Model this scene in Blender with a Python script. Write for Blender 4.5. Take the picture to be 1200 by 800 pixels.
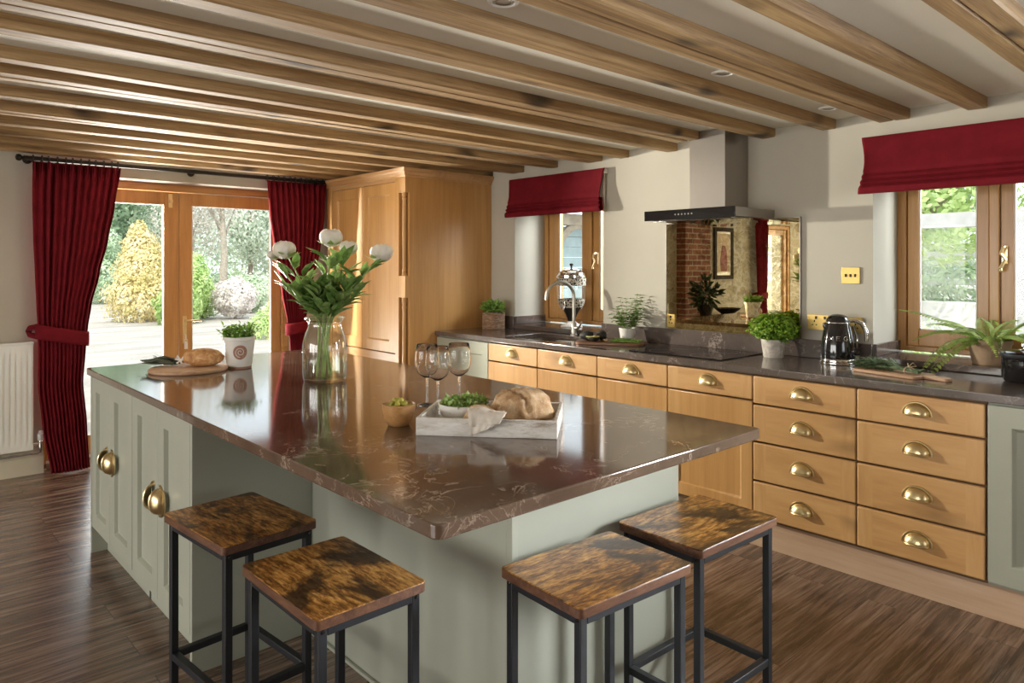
import bpy, bmesh, math, random
from mathutils import Vector, Matrix, noise
from math import sin, cos, pi, radians as R_

for o in list(bpy.data.objects): bpy.data.objects.remove(o, do_unlink=True)
scene = bpy.context.scene
COL = scene.collection

# ------------------------------------------------------------------ camera
YAW = 0.7374; CAM_H = 1.4328
cd = bpy.data.cameras.new('camera'); cam = bpy.data.objects.new('camera', cd); COL.objects.link(cam)
cam.location = (0, 0, CAM_H); cam.rotation_euler = (pi/2, 0, -YAW)
cd.sensor_width = 36; cd.lens = 844.03/1200*36; cd.shift_y = -(400-310.42)/1200
cd.clip_start = 0.02; cd.clip_end = 300
scene.camera = cam

# ------------------------------------------------------------------ view, world, lights
vs = scene.view_settings
scene.display_settings.display_device = 'sRGB'
vs.view_transform = 'Standard'; vs.look = 'None'; vs.gamma = 1.0; vs.use_curve_mapping = False
vs.exposure = 0.08
scene.cycles.transparent_max_bounces = 32
w = bpy.data.worlds.new('sky'); scene.world = w; w.use_nodes = True
bg = w.node_tree.nodes['Background']; bg.inputs[0].default_value = (0.84, 0.93, 1.0, 1); bg.inputs[1].default_value = 2.4

def lamp(name, kind, loc, target, energy, color=(1, 1, 1), **kw):
    d = bpy.data.lights.new(name, kind); d.energy = energy; d.color = color
    for k, v in kw.items(): setattr(d, k, v)
    o = bpy.data.objects.new(name, d); COL.objects.link(o); o.location = loc
    o.rotation_euler = (Vector(target)-Vector(loc)).to_track_quat('-Z', 'Y').to_euler()
    return o
# high sun over the roof: lights the garden
lamp('sun', 'SUN', (0, 0, 20), (0.36*20, 0.55*20, 20-0.76*20), 4.0, (1, 0.95, 0.86), angle=R_(1.0))
# unseen strobe lamp outside the patio doors, hidden behind the left curtain
lamp('patio_strobe', 'SPOT', (1.30, 6.75, 1.80), (3.5, 2.5, 1.15), 1150, (1, 0.93, 0.80), spot_size=R_(74), spot_blend=0.6, shadow_soft_size=0.055)
# added lamp standing in for gravel bounce, brightens the beam undersides
lamp('beam_fill', 'AREA', (1.5, 7.0, 0.05), (1.1, 3.4, 2.2), 200, (1, 0.95, 0.87), shape='RECTANGLE', size=1.6, size_y=1.2, spread=R_(85))
# added fill lamps outside unseen wall openings, standing in for daylight
lamp('fill_left', 'AREA', (-5.3, 2.75, 1.5), (3, 2.5, 0.5), 270, (1, 0.95, 0.88), shape='RECTANGLE', size=5.6, size_y=1.9)
lamp('fill_behind', 'AREA', (1.2, -3.6, 1.6), (1.5, 2, 0.9), 10, (1, 0.96, 0.9), shape='RECTANGLE', size=1.6, size_y=0.9)
lamp('fill_right', 'AREA', (4.75, -0.95, 1.55), (1.3, 1.0, -0.1), 150, (0.95, 0.98, 1.0), shape='RECTANGLE', size=1.3, size_y=1.1, spread=R_(90))

# lamps added out of view to brighten the two windows' far reveals and sills
lamp('reveal_fill_sink', 'AREA', (5.3, 2.7, 2.45), (4.0, 4.25, 1.3), 110, (0.93, 0.97, 1.0), shape='RECTANGLE', size=0.9, size_y=0.6)
lamp('reveal_fill_fern', 'AREA', (5.3, 0.1, 2.45), (4.0, 1.5, 1.3), 75, (0.93, 0.97, 1.0), shape='RECTANGLE', size=0.9, size_y=0.6)

# ------------------------------------------------------------------ material helpers
def nt(name):
    m = bpy.data.materials.new(name); m.use_nodes = True
    t = m.node_tree; b = t.nodes['Principled BSDF']
    return m, t, b
def N(t, typ, **kw):
    n = t.nodes.new(typ)
    for k, v in kw.items():
        if k.startswith('i_'): n.inputs[k[2:].replace('_', ' ')].default_value = v
        else: setattr(n, k, v)
    return n
def ramp(t, fac, stops, interp='LINEAR'):
    r = N(t, 'ShaderNodeValToRGB'); r.color_ramp.interpolation = interp
    e = r.color_ramp.elements
    while len(e) < len(stops): e.new(0.5)
    for el, (p, c) in zip(e, stops):
        el.position = p; el.color = (*c, 1) if len(c) == 3 else c
    t.links.new(fac, r.inputs[0]); return r.outputs[0]
def coords(t, scale=(1, 1, 1), rot=(0, 0, 0), rand=True, kind='Object'):
    tc = N(t, 'ShaderNodeTexCoord'); mp = N(t, 'ShaderNodeMapping')
    mp.inputs['Scale'].default_value = scale; mp.inputs['Rotation'].default_value = rot
    t.links.new(tc.outputs[kind], mp.inputs[0])
    if rand:
        oi = N(t, 'ShaderNodeObjectInfo'); ml = N(t, 'ShaderNodeMath', operation='MULTIPLY'); ml.inputs[1].default_value = 37.0
        t.links.new(oi.outputs['Random'], ml.inputs[0])
        cb = N(t, 'ShaderNodeCombineXYZ')
        for i in range(3): t.links.new(ml.outputs[0], cb.inputs[i])
        t.links.new(cb.outputs[0], mp.inputs['Location'])
    return mp.outputs[0]
def noise_t(t, vec, scale, detail=5, rough=0.55, dist=0.0):
    n = N(t, 'ShaderNodeTexNoise'); n.inputs['Scale'].default_value = scale; n.inputs['Detail'].default_value = detail
    n.inputs['Roughness'].default_value = rough; n.inputs['Distortion'].default_value = dist
    t.links.new(vec, n.inputs['Vector']); return n.outputs['Fac']
def mixc(t, fac, a, b, mode='MIX'):
    m = N(t, 'ShaderNodeMix', data_type='RGBA', blend_type=mode)
    for sock, v in ((m.inputs[0], fac), (m.inputs[6], a), (m.inputs[7], b)):
        if isinstance(v, (int, float)): sock.default_value = v
        elif isinstance(v, tuple): sock.default_value = (*v, 1) if len(v) == 3 else v
        else: t.links.new(v, sock)
    return m.outputs[2]
def math_t(t, op, a, b=None, clamp=False):
    m = N(t, 'ShaderNodeMath', operation=op, use_clamp=clamp)
    for s, v in zip(m.inputs, (a, b)):
        if v is None: continue
        if isinstance(v, (int, float)): s.default_value = v
        else: t.links.new(v, s)
    return m.outputs[0]
def bump(t, b, h, strength=0.2, dist=0.01):
    n = N(t, 'ShaderNodeBump'); n.inputs['Strength'].default_value = strength; n.inputs['Distance'].default_value = dist
    t.links.new(h, n.inputs['Height']); t.links.new(n.outputs[0], b.inputs['Normal'])

def plain(name, col, rough=0.5, metal=0.0, var=0.06, vscale=6.0, bmp=0.0, coat=0.0, sheen=0.0, spec=None):
    m, t, b = nt(name)
    v = coords(t)
    f = noise_t(t, v, vscale, 4)
    lo = tuple(c*(1-var) for c in col); hi = tuple(min(1, c*(1+var)) for c in col)
    t.links.new(ramp(t, f, [(0.3, lo), (0.7, hi)]), b.inputs['Base Color'])
    b.inputs['Roughness'].default_value = rough; b.inputs['Metallic'].default_value = metal
    b.inputs['Coat Weight'].default_value = coat; b.inputs['Sheen Weight'].default_value = sheen
    if spec is not None: b.inputs['Specular IOR Level'].default_value = spec
    if bmp: bump(t, b, noise_t(t, v, vscale*12, 3), bmp, 0.004)
    return m
def wood(name, dark, mid, light, axis='Z', freq=7.0, rough=0.42, knots=0.0, coat=0.0, bmp=0.12, stretch=0.09, ends=None, rand=True):
    """grain runs along axis; ends=axis letter: the outer sixths of the generated box along that axis turn their grain upright"""
    m, t, b = nt(name)
    def grain(ax):
        sc = [1.0, 1.0, 1.0]; sc['XYZ'.index(ax)] = stretch
        v = coords(t, tuple(sc), rand=rand)
        n1 = noise_t(t, v, freq, 6, 0.6, 0.8); n2 = noise_t(t, v, freq*9, 4, 0.6, 0.3)
        return math_t(t, 'ADD', math_t(t, 'MULTIPLY', n1, 0.72), math_t(t, 'MULTIPLY', n2, 0.28))
    g = grain(axis)
    if ends:
        tc = N(t, 'ShaderNodeTexCoord'); sp = N(t, 'ShaderNodeSeparateXYZ'); t.links.new(tc.outputs['Generated'], sp.inputs[0])
        d = math_t(t, 'ABSOLUTE', math_t(t, 'SUBTRACT', sp.outputs['XYZ'.index(ends)], 0.5))
        f = math_t(t, 'GREATER_THAN', d, 0.365)
        mx = N(t, 'ShaderNodeMix'); t.links.new(f, mx.inputs[0]); t.links.new(g, mx.inputs[2]); t.links.new(math_t(t, 'ADD', grain('Z'), 0.05), mx.inputs[3]); g = mx.outputs[0]
    c = ramp(t, g, [(0.30, dark), (0.5, mid), (0.70, light)])
    if knots > 0:
        sc = [1.0, 1.0, 1.0]; sc['XYZ'.index(axis)] = 0.45
        vk = coords(t, tuple(sc), rand=rand)
        vo = N(t, 'ShaderNodeTexVoronoi'); vo.inputs['Scale'].default_value = 5.0; vo.inputs['Randomness'].default_value = 1.0
        wv = N(t, 'ShaderNodeVectorMath', operation='ADD'); nz = N(t, 'ShaderNodeTexNoise'); nz.inputs['Scale'].default_value = 6
        t.links.new(vk, nz.inputs['Vector']); sc2 = N(t, 'ShaderNodeVectorMath', operation='SCALE'); sc2.inputs['Scale'].default_value = 0.14
        t.links.new(nz.outputs['Color'], sc2.inputs[0]); t.links.new(vk, wv.inputs[0]); t.links.new(sc2.outputs[0], wv.inputs[1]); t.links.new(wv.outputs[0], vo.inputs['Vector'])
        k = ramp(t, vo.outputs['Distance'], [(0.06, (1, 1, 1)), (0.26, (0, 0, 0))])
        c = mixc(t, math_t(t, 'MULTIPLY', k, knots), c, tuple(x*0.30 for x in dark))
    t.links.new(c, b.inputs['Base Color'])
    b.inputs['Roughness'].default_value = rough; b.inputs['Coat Weight'].default_value = coat; b.inputs['Coat Roughness'].default_value = 0.2
    if bmp: bump(t, b, g, bmp, 0.004)
    return m
def thin_glass(name, tint=(1, 1, 1), edge=0.55, base=0.04, power=3.0, rough=0.0):
    m = bpy.data.materials.new(name); m.use_nodes = True; t = m.node_tree; t.nodes.remove(t.nodes['Principled BSDF'])
    out = t.nodes['Material Output']
    tr = N(t, 'ShaderNodeBsdfTransparent'); tr.inputs[0].default_value = (*tint, 1)
    gl = N(t, 'ShaderNodeBsdfGlossy'); gl.inputs['Roughness'].default_value = rough
    lw = N(t, 'ShaderNodeLayerWeight'); f = math_t(t, 'ADD', math_t(t, 'MULTIPLY', math_t(t, 'POWER', lw.outputs['Facing'], power), edge), base, True)
    mx = N(t, 'ShaderNodeMixShader'); t.links.new(f, mx.inputs[0]); t.links.new(tr.outputs[0], mx.inputs[1]); t.links.new(gl.outputs[0], mx.inputs[2]); t.links.new(mx.outputs[0], out.inputs[0])
    return m
def clear_glass(name, col=(1, 1, 1)):
    m, t, b = nt(name); v = coords(t)
    t.links.new(ramp(t, noise_t(t, v, 3, 2), [(0.3, tuple(c*0.998 for c in col)), (0.7, col)]), b.inputs['Base Color'])
    b.inputs['Transmission Weight'].default_value = 1.0; b.inputs['Roughness'].default_value = 0.0; b.inputs['IOR'].default_value = 1.3
    return m
def leafmat(name, dark, mid, light, scale=9.0, rough=0.5, trans=0.25):
    m, t, b = nt(name)
    v = coords(t); n = noise_t(t, v, scale, 3, 0.7)
    c = ramp(t, n, [(0.32, dark), (0.5, mid), (0.68, light)])
    t.links.new(c, b.inputs['Base Color']); b.inputs['Roughness'].default_value = rough
    tl = N(t, 'ShaderNodeBsdfTranslucent'); t.links.new(c, tl.inputs[0])
    mx = N(t, 'ShaderNodeMixShader'); mx.inputs[0].default_value = trans
    t.links.new(b.outputs[0], mx.inputs[1]); t.links.new(tl.outputs[0], mx.inputs[2]); t.links.new(mx.outputs[0], t.nodes['Material Output'].inputs[0])
    return m

def quartz(name, base, light, vein, rough=0.1, vs_=1.0):
    m, t, b = nt(name); v = coords(t, rand=False)
    n = noise_t(t, v, 2.3, 6, 0.65, 0.5)
    c = ramp(t, n, [(0.35, base), (0.65, light)])
    ln = ramp(t, math_t(t, 'ABSOLUTE', math_t(t, 'SUBTRACT', noise_t(t, v, 5.5*vs_, 5, 0.62, 1.4), 0.5)), [(0.0, (1, 1, 1)), (0.016, (0, 0, 0))])
    mask = ramp(t, noise_t(t, v, 3.6, 4, 0.7), [(0.47, (0, 0, 0)), (0.60, (1, 1, 1))])
    c = mixc(t, math_t(t, 'MULTIPLY', math_t(t, 'MULTIPLY', ln, mask), 0.75), c, vein)
    sp = ramp(t, noise_t(t, v, 220, 2), [(0.66, (0, 0, 0)), (0.74, (1, 1, 1))])
    c = mixc(t, math_t(t, 'MULTIPLY', sp, 0.18), c, vein)
    t.links.new(c, b.inputs['Base Color']); b.inputs['Roughness'].default_value = rough; b.inputs['Specular IOR Level'].default_value = 0.95
    return m

# ------------------------------------------------------------------ materials
M = {}
M['wall'] = plain('wall_paint', (0.47, 0.44, 0.37), 0.85, var=0.03, vscale=3, bmp=0.05)
M['ceil'] = plain('ceiling_paint', (0.74, 0.71, 0.62), 0.9, var=0.03, vscale=2, bmp=0.08)
M['white'] = plain('white_paint', (0.80, 0.80, 0.77), 0.5, var=0.02)
M['cream'] = plain('cream_paint', (0.62, 0.57, 0.45), 0.45, var=0.03)
M['sage'] = plain('sage_paint', (0.378, 0.390, 0.318), 0.42, var=0.04, vscale=3)
M['beam'] = wood('pine_beam', (0.105, 0.054, 0.020), (0.31, 0.185, 0.076), (0.52, 0.355, 0.165), 'X', 24, 0.62, knots=0.9, bmp=0.5, stretch=0.035)
M['oak'] = wood('oak_upright', (0.41, 0.205, 0.062), (0.54, 0.29, 0.098), (0.62, 0.365, 0.145), 'Z', 6, 0.36, coat=0.15, stretch=0.05)
M['oak_y'] = wood('oak_across', (0.42, 0.22, 0.085), (0.55, 0.31, 0.13), (0.63, 0.38, 0.18), 'Y', 6, 0.36, coat=0.15, stretch=0.06)
M['drawer'] = wood('oak_drawer', (0.45, 0.235, 0.085), (0.585, 0.33, 0.13), (0.66, 0.40, 0.18), 'Y', 6, 0.38, knots=0.45, coat=0.1, stretch=0.12, ends='Y')
M['plinth'] = wood('pale_oak', (0.42, 0.26, 0.16), (0.53, 0.36, 0.24), (0.60, 0.43, 0.31), 'Y', 8, 0.5, stretch=0.06)
M['frame'] = wood('stained_frame', (0.36, 0.165, 0.045), (0.50, 0.25, 0.075), (0.60, 0.33, 0.12), 'Z', 10, 0.35, coat=0.25, stretch=0.05)
M['frame_x'] = wood('stained_frame_across', (0.36, 0.165, 0.045), (0.50, 0.25, 0.075), (0.60, 0.33, 0.12), 'X', 10, 0.35, coat=0.25, stretch=0.05)
M['quartz'] = quartz('brown_quartz', (0.090, 0.056, 0.037), (0.155, 0.100, 0.069), (0.50, 0.39, 0.30), 0.085)
M['quartz_g'] = quartz('grey_brown_quartz', (0.085, 0.066, 0.058), (0.13, 0.102, 0.090), (0.40, 0.33, 0.29), 0.13)
M['burg'] = plain('burgundy_cloth', (0.150, 0.008, 0.014), 0.85, var=0.14, vscale=14, bmp=0.12, sheen=0.0, spec=0.12)
M['brass'] = plain('brass', (0.78, 0.63, 0.35), 0.30, 1.0, var=0.08, vscale=20)
M['goldplate'] = plain('gold_plate', (0.62, 0.44, 0.15), 0.42, 0.9, var=0.05)
M['steel'] = plain('brushed_steel', (0.40, 0.37, 0.335), 0.32, 1.0, var=0.02, vscale=8)
M['nickel'] = plain('nickel', (0.60, 0.57, 0.52), 0.34, 1.0, var=0.03)
M['chrome'] = plain('chrome', (0.80, 0.80, 0.80), 0.06, 1.0, var=0.02)
M['black'] = plain('black_gloss', (0.010, 0.010, 0.011), 0.10, var=0.05, coat=0.6)
M['hobglass'] = plain('hob_glass', (0.008, 0.008, 0.009), 0.05, var=0.05)
M['darkmetal'] = plain('dark_bronze', (0.030, 0.022, 0.016), 0.42, 0.6, var=0.2, vscale=15)
M['frameblack'] = plain('black_frame_metal', (0.020, 0.022, 0.026), 0.45, 0.3, var=0.12, vscale=18, bmp=0.05)
M['gapdark'] = wood('shadow_oak', (0.10, 0.05, 0.02), (0.15, 0.08, 0.03), (0.2, 0.11, 0.05), 'Z', 6, 0.6)
M['glass'] = thin_glass('window_glass', (0.99, 1, 0.995), 0.5, 0.012, 4)
M['wine'] = thin_glass('wine_glass_crystal', (0.995, 0.995, 0.99), 0.6, 0.07, 4.0)
M['crystal'] = clear_glass('crystal')
M['vase'] = thin_glass('vase_glass', (0.975, 0.99, 0.98), 0.9, 0.08, 2.4)
M['water'] = thin_glass('vase_water', (0.88, 0.92, 0.86), 0.5, 0.06, 2.0)
M['ceramic'] = plain('white_ceramic', (0.78, 0.76, 0.72), 0.35, var=0.03)
M['potcream'] = plain('glazed_cream_pot', (0.72, 0.69, 0.64), 0.4, var=0.05)
M['seal'] = plain('brown_seal', (0.34, 0.17, 0.12), 0.6, var=0.25, vscale=90)
M['terra'] = plain('sandy_terracotta', (0.40, 0.27, 0.17), 0.8, var=0.16, vscale=22, bmp=0.2)
M['whitewash'] = plain('weathered_whitewash_pot', (0.58, 0.53, 0.47), 0.8, var=0.25, vscale=40, bmp=0.15)
M['soil'] = plain('soil', (0.04, 0.027, 0.018), 0.95, var=0.4, vscale=80, bmp=0.3)
M['board'] = wood('pale_board', (0.36, 0.20, 0.11), (0.48, 0.29, 0.17), (0.56, 0.37, 0.24), 'X', 10, 0.5, stretch=0.08)
M['board_d'] = wood('dark_board', (0.10, 0.045, 0.022), (0.17, 0.08, 0.04), (0.24, 0.12, 0.06), 'X', 10, 0.4, stretch=0.08)
M['olivewood'] = wood('bowl_wood', (0.28, 0.12, 0.035), (0.50, 0.26, 0.095), (0.62, 0.37, 0.16), 'X', 14, 0.4, stretch=0.2)
M['olive'] = leafmat('olives', (0.22, 0.20, 0.02), (0.38, 0.34, 0.05), (0.50, 0.45, 0.10), 60, 0.25, 0.0)
M['linen'] = plain('linen_napkin', (0.68, 0.62, 0.54), 0.9, var=0.10, vscale=60, bmp=0.15)
M['leaf'] = leafmat('peony_leaf', (0.09, 0.18, 0.04), (0.20, 0.33, 0.085), (0.40, 0.52, 0.21), 14, 0.36, 0.3)
M['leaf_mint'] = leafmat('herb_leaf', (0.08, 0.18, 0.025), (0.19, 0.35, 0.055), (0.38, 0.53, 0.14), 40, 0.5)
M['leaf_parsley'] = leafmat('parsley_leaf', (0.10, 0.22, 0.012), (0.22, 0.40, 0.03), (0.38, 0.56, 0.06), 30, 0.5)
M['leaf_fern'] = leafmat('fern_leaf', (0.20, 0.31, 0.05), (0.38, 0.51, 0.11), (0.58, 0.68, 0.24), 30, 0.5)
M['leaf_salad'] = leafmat('salad_leaf', (0.07, 0.16, 0.02), (0.26, 0.42, 0.08), (0.72, 0.78, 0.45), 70, 0.45)
M['leaf_kale'] = leafmat('kale_leaf', (0.06, 0.10, 0.045), (0.13, 0.19, 0.09), (0.26, 0.33, 0.18), 40, 0.6)
M['leaf_dark'] = leafmat('dark_houseplant', (0.012, 0.022, 0.008), (0.025, 0.045, 0.015), (0.05, 0.08, 0.03), 14, 0.5)
M['stem'] = leafmat('stem_green', (0.22, 0.31, 0.08), (0.34, 0.45, 0.13), (0.46, 0.56, 0.22), 20, 0.5)
M['petal'] = leafmat('peony_petal', (0.74, 0.66, 0.54), (0.82, 0.78, 0.68), (0.88, 0.85, 0.78), 20, 0.6, 0.2)
M['avocado'] = plain('avocado_skin', (0.016, 0.015, 0.010), 0.5, var=0.5, vscale=70, bmp=0.4)
M['avoflesh'] = plain('avocado_flesh', (0.42, 0.42, 0.12), 0.5, var=0.15, vscale=20)
M['string'] = plain('string', (0.55, 0.45, 0.30), 0.9, var=0.1)
M['nut'] = plain('shelled_nuts', (0.52, 0.38, 0.22), 0.7, var=0.2, vscale=60)
M['purple'] = plain('dark_pod', (0.05, 0.06, 0.03), 0.5, var=0.4, vscale=40)

def stool_top():
    m, t, b = nt('rustic_stool_top'); v = coords(t, (1, 0.22, 1)); v2 = coords(t, (1.0, 0.5, 1))
    g = math_t(t, 'ADD', math_t(t, 'MULTIPLY', noise_t(t, v, 20, 7, 0.7, 2.2), 0.6), math_t(t, 'MULTIPLY', noise_t(t, v, 130, 4, 0.65), 0.4))
    c = ramp(t, g, [(0.36, (0.050, 0.018, 0.006)), (0.46, (0.25, 0.10, 0.020)), (0.55, (0.62, 0.30, 0.07)), (0.65, (0.80, 0.50, 0.17))])
    bl = ramp(t, noise_t(t, v2, 6.5, 6, 0.62, 0.6), [(0.49, (0, 0, 0)), (0.58, (1, 1, 1))])
    gl_ = ramp(t, noise_t(t, coords(t, (1, 0.03, 1)), 150, 3, 0.6), [(0.56, (0, 0, 0)), (0.66, (1, 1, 1))]); c = mixc(t, math_t(t, 'MULTIPLY', gl_, 0.55), c, (0.05, 0.02, 0.008)); c = mixc(t, math_t(t, 'MULTIPLY', bl, 0.88), c, (0.022, 0.012, 0.008))
    t.links.new(c, b.inputs['Base Color']); b.inputs['Roughness'].default_value = 0.30; b.inputs['Specular IOR Level'].default_value = 0.5
    bump(t, b, g, 0.15, 0.002); return m
M['stool'] = stool_top()
M['stooledge'] = wood('stool_edge', (0.045, 0.018, 0.010), (0.12, 0.050, 0.024), (0.20, 0.095, 0.048), 'Y', 40, 0.45, stretch=0.15)

def floor_mat():
    m, t, b = nt('dark_plank_floor'); v = coords(t, rand=False)
    br = N(t, 'ShaderNodeTexBrick'); br.offset = 0.37; br.squash = 1.0
    for k, x in (('Scale', 1.0), ('Mortar Size', 0.0016), ('Mortar Smooth', 0.3), ('Bias', 0.0), ('Brick Width', 1.22), ('Row Height', 0.18)): br.inputs[k].default_value = x
    br.inputs['Color1'].default_value = (0, 0, 0, 1); br.inputs['Color2'].default_value = (1, 1, 1, 1); br.inputs['Mortar'].default_value = (0.5, 0.5, 0.5, 1)
    t.links.new(v, br.inputs['Vector'])
    off = N(t, 'ShaderNodeVectorMath', operation='SCALE'); off.inputs['Scale'].default_value = 7.0; t.links.new(br.outputs['Color'], off.inputs[0])
    mp = N(t, 'ShaderNodeMapping'); mp.inputs['Scale'].default_value = (0.055, 1, 1); t.links.new(v, mp.inputs[0])
    ad = N(t, 'ShaderNodeVectorMath', operation='ADD'); t.links.new(mp.outputs[0], ad.inputs[0]); t.links.new(off.outputs[0], ad.inputs[1])
    g = math_t(t, 'ADD', math_t(t, 'MULTIPLY', noise_t(t, ad.outputs[0], 15, 7, 0.66, 1.6), 0.65), math_t(t, 'MULTIPLY', noise_t(t, ad.outputs[0], 95, 4, 0.6), 0.35))
    c = ramp(t, g, [(0.37, (0.035, 0.021, 0.014)), (0.46, (0.140, 0.085, 0.058)), (0.56, (0.27, 0.178, 0.130)), (0.67, (0.40, 0.30, 0.235))])
    sp = N(t, 'ShaderNodeSeparateColor'); t.links.new(br.outputs['Color'], sp.inputs[0])
    c = mixc(t, 0.45, c, ramp(t, sp.outputs[0], [(0, (0.45, 0.45, 0.45)), (1, (1, 1, 1))]), 'MULTIPLY')
    c = mixc(t, br.outputs['Fac'], c, (0.015, 0.010, 0.008))
    t.links.new(c, b.inputs['Base Color']); b.inputs['Roughness'].default_value = 0.27; b.inputs['Specular IOR Level'].default_value = 1.0
    bump(t, b, g, 0.12, 0.003); return m
M['floor'] = floor_mat()

def mirror_mat():
    m, t, b = nt('antique_mirror'); v = coords(t, rand=False)
    blot = ramp(t, noise_t(t, v, 9, 8, 0.72, 0.8), [(0.46, (0, 0, 0)), (0.70, (1, 1, 1))])
    vo = N(t, 'ShaderNodeTexVoronoi', feature='DISTANCE_TO_EDGE'); vo.inputs['Scale'].default_value = 16
    nz = N(t, 'ShaderNodeTexNoise'); nz.inputs['Scale'].default_value = 8; t.links.new(v, nz.inputs['Vector'])
    sc = N(t, 'ShaderNodeVectorMath', operation='SCALE'); sc.inputs['Scale'].default_value = 0.2; t.links.new(nz.outputs['Color'], sc.inputs[0])
    ad = N(t, 'ShaderNodeVectorMath', operation='ADD'); t.links.new(v, ad.inputs[0]); t.links.new(sc.outputs[0], ad.inputs[1]); t.links.new(ad.outputs[0], vo.inputs['Vector'])
    ve = ramp(t, vo.outputs['Distance'], [(0.0, (1, 1, 1)), (0.09, (0, 0, 0))])
    c = mixc(t, blot, (0.78, 0.66, 0.38), (0.42, 0.34, 0.17))
    c = mixc(t, math_t(t, 'MULTIPLY', ve, 0.75), c, (0.98, 0.90, 0.66))
    c = mixc(t, math_t(t, 'MULTIPLY', ramp(t, noise_t(t, v, 19, 6, 0.75, 0.5), [(0.52, (0, 0, 0)), (0.60, (1, 1, 1))]), 0.55), c, (0.30, 0.22, 0.10))
    sp = ramp(t, noise_t(t, v, 60, 5, 0.7), [(0.60, (0, 0, 0)), (0.70, (1, 1, 1))])
    c = mixc(t, math_t(t, 'MULTIPLY', sp, 0.6), c, (0.10, 0.07, 0.03))
    t.links.new(c, b.inputs['Base Color']); b.inputs['Metallic'].default_value = 1.0
    rr = ramp(t, blot, [(0, (0.005,)*3), (1, (0.03,)*3)]); t.links.new(rr, b.inputs['Roughness'])
    return m
M['mirror'] = mirror_mat()

def brick_mat():
    m, t, b = nt('old_red_brick'); v = coords(t, rot=(pi/2, 0, 0), rand=False)
    br = N(t, 'ShaderNodeTexBrick')
    for k, x in (('Scale', 1.0), ('Mortar Size', 0.008), ('Brick Width', 0.22), ('Row Height', 0.075)): br.inputs[k].default_value = x
    br.inputs['Color1'].default_value = (0.16, 0.05, 0.03, 1); br.inputs['Color2'].default_value = (0.26, 0.10, 0.06, 1); br.inputs['Mortar'].default_value = (0.33, 0.28, 0.22, 1)
    t.links.new(v, br.inputs['Vector']); t.links.new(br.outputs['Color'], b.inputs['Base Color']); b.inputs['Roughness'].default_value = 0.9
    return m
M['brick'] = brick_mat()
def bread_mat():
    m, t, b = nt('bread_crust'); v = coords(t)
    c = ramp(t, noise_t(t, v, 14, 6, 0.7), [(0.32, (0.30, 0.15, 0.06)), (0.5, (0.56, 0.36, 0.19)), (0.66, (0.70, 0.54, 0.36))])
    fl = ramp(t, noise_t(t, v, 60, 4, 0.7), [(0.5, (0, 0, 0)), (0.68, (1, 1, 1))])
    c = mixc(t, math_t(t, 'MULTIPLY', fl, 0.5), c, (0.80, 0.70, 0.55))
    t.links.new(c, b.inputs['Base Color']); b.inputs['Roughness'].default_value = 0.85; bump(t, b, noise_t(t, v, 45, 5, 0.7), 0.5, 0.006); return m
M['bread'] = bread_mat()
def golden_mat():
    m, t, b = nt('golden_loaf_crust'); v = coords(t)
    c = ramp(t, noise_t(t, v, 22, 6, 0.7, 0.8), [(0.34, (0.24, 0.09, 0.025)), (0.5, (0.46, 0.22, 0.075)), (0.66, (0.66, 0.42, 0.20))])
    t.links.new(c, b.inputs['Base Color']); b.inputs['Roughness'].default_value = 0.7; bump(t, b, noise_t(t, v, 45, 5, 0.7), 0.5, 0.006); return m
M['loaf'] = golden_mat()
def tray_mat():
    m, t, b = nt('whitewashed_tray'); v = coords(t, (0.25, 1, 1)); v2 = coords(t, (0.3, 1, 1.4))
    c = ramp(t, noise_t(t, v, 40, 5, 0.65), [(0.35, (0.60, 0.56, 0.50)), (0.6, (0.80, 0.78, 0.74))])
    wr = ramp(t, noise_t(t, v2, 26, 6, 0.75), [(0.52, (0, 0, 0)), (0.68, (1, 1, 1))])
    c = mixc(t, math_t(t, 'MULTIPLY', wr, 0.8), c, (0.27, 0.20, 0.14))
    t.links.new(c, b.inputs['Base Color']); b.inputs['Roughness'].default_value = 0.75; return m
M['tray'] = tray_mat()
def trough_mat():
    m, t, b = nt('bark_basket'); v = coords(t, (1, 1, 5))
    c = ramp(t, noise_t(t, v, 24, 5, 0.7), [(0.35, (0.14, 0.075, 0.04)), (0.55, (0.31, 0.19, 0.12)), (0.7, (0.45, 0.32, 0.22))])
    t.links.new(c, b.inputs['Base Color']); b.inputs['Roughness'].default_value = 0.85; bump(t, b, noise_t(t, v, 40, 4), 0.4, 0.004); return m
M['trough'] = trough_mat()
def band_mat():
    m, t, b = nt('filigree_band'); v = coords(t, (1, 1, 1), kind='Object', rand=False)
    vo = N(t, 'ShaderNodeTexVoronoi', feature='DISTANCE_TO_EDGE'); vo.inputs['Scale'].default_value = 46; t.links.new(v, vo.inputs['Vector'])
    c = ramp(t, vo.outputs['Distance'], [(0.10, (0.62, 0.56, 0.45)), (0.16, (0.035, 0.03, 0.026))])
    t.links.new(c, b.inputs['Base Color']); b.inputs['Roughness'].default_value = 0.4; return m
M['band'] = band_mat()
def gravel_mat():
    m, t, b = nt('pale_gravel'); v = coords(t, rand=False); v2 = coords(t, (0.25, 1.6, 1), rot=(0, 0, 0.3), rand=False)
    c = ramp(t, noise_t(t, v2, 1.3, 5, 0.65, 0.6), [(0.35, (0.20, 0.17, 0.14)), (0.6, (0.38, 0.345, 0.30))])
    c = mixc(t, 0.35, c, ramp(t, noise_t(t, v, 26, 4, 0.8), [(0.3, (0.18, 0.16, 0.14)), (0.7, (0.5, 0.47, 0.43))]))
    t.links.new(c, b.inputs['Base Color']); b.inputs['Roughness'].default_value = 0.95; return m
M['gravel'] = gravel_mat()
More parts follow.
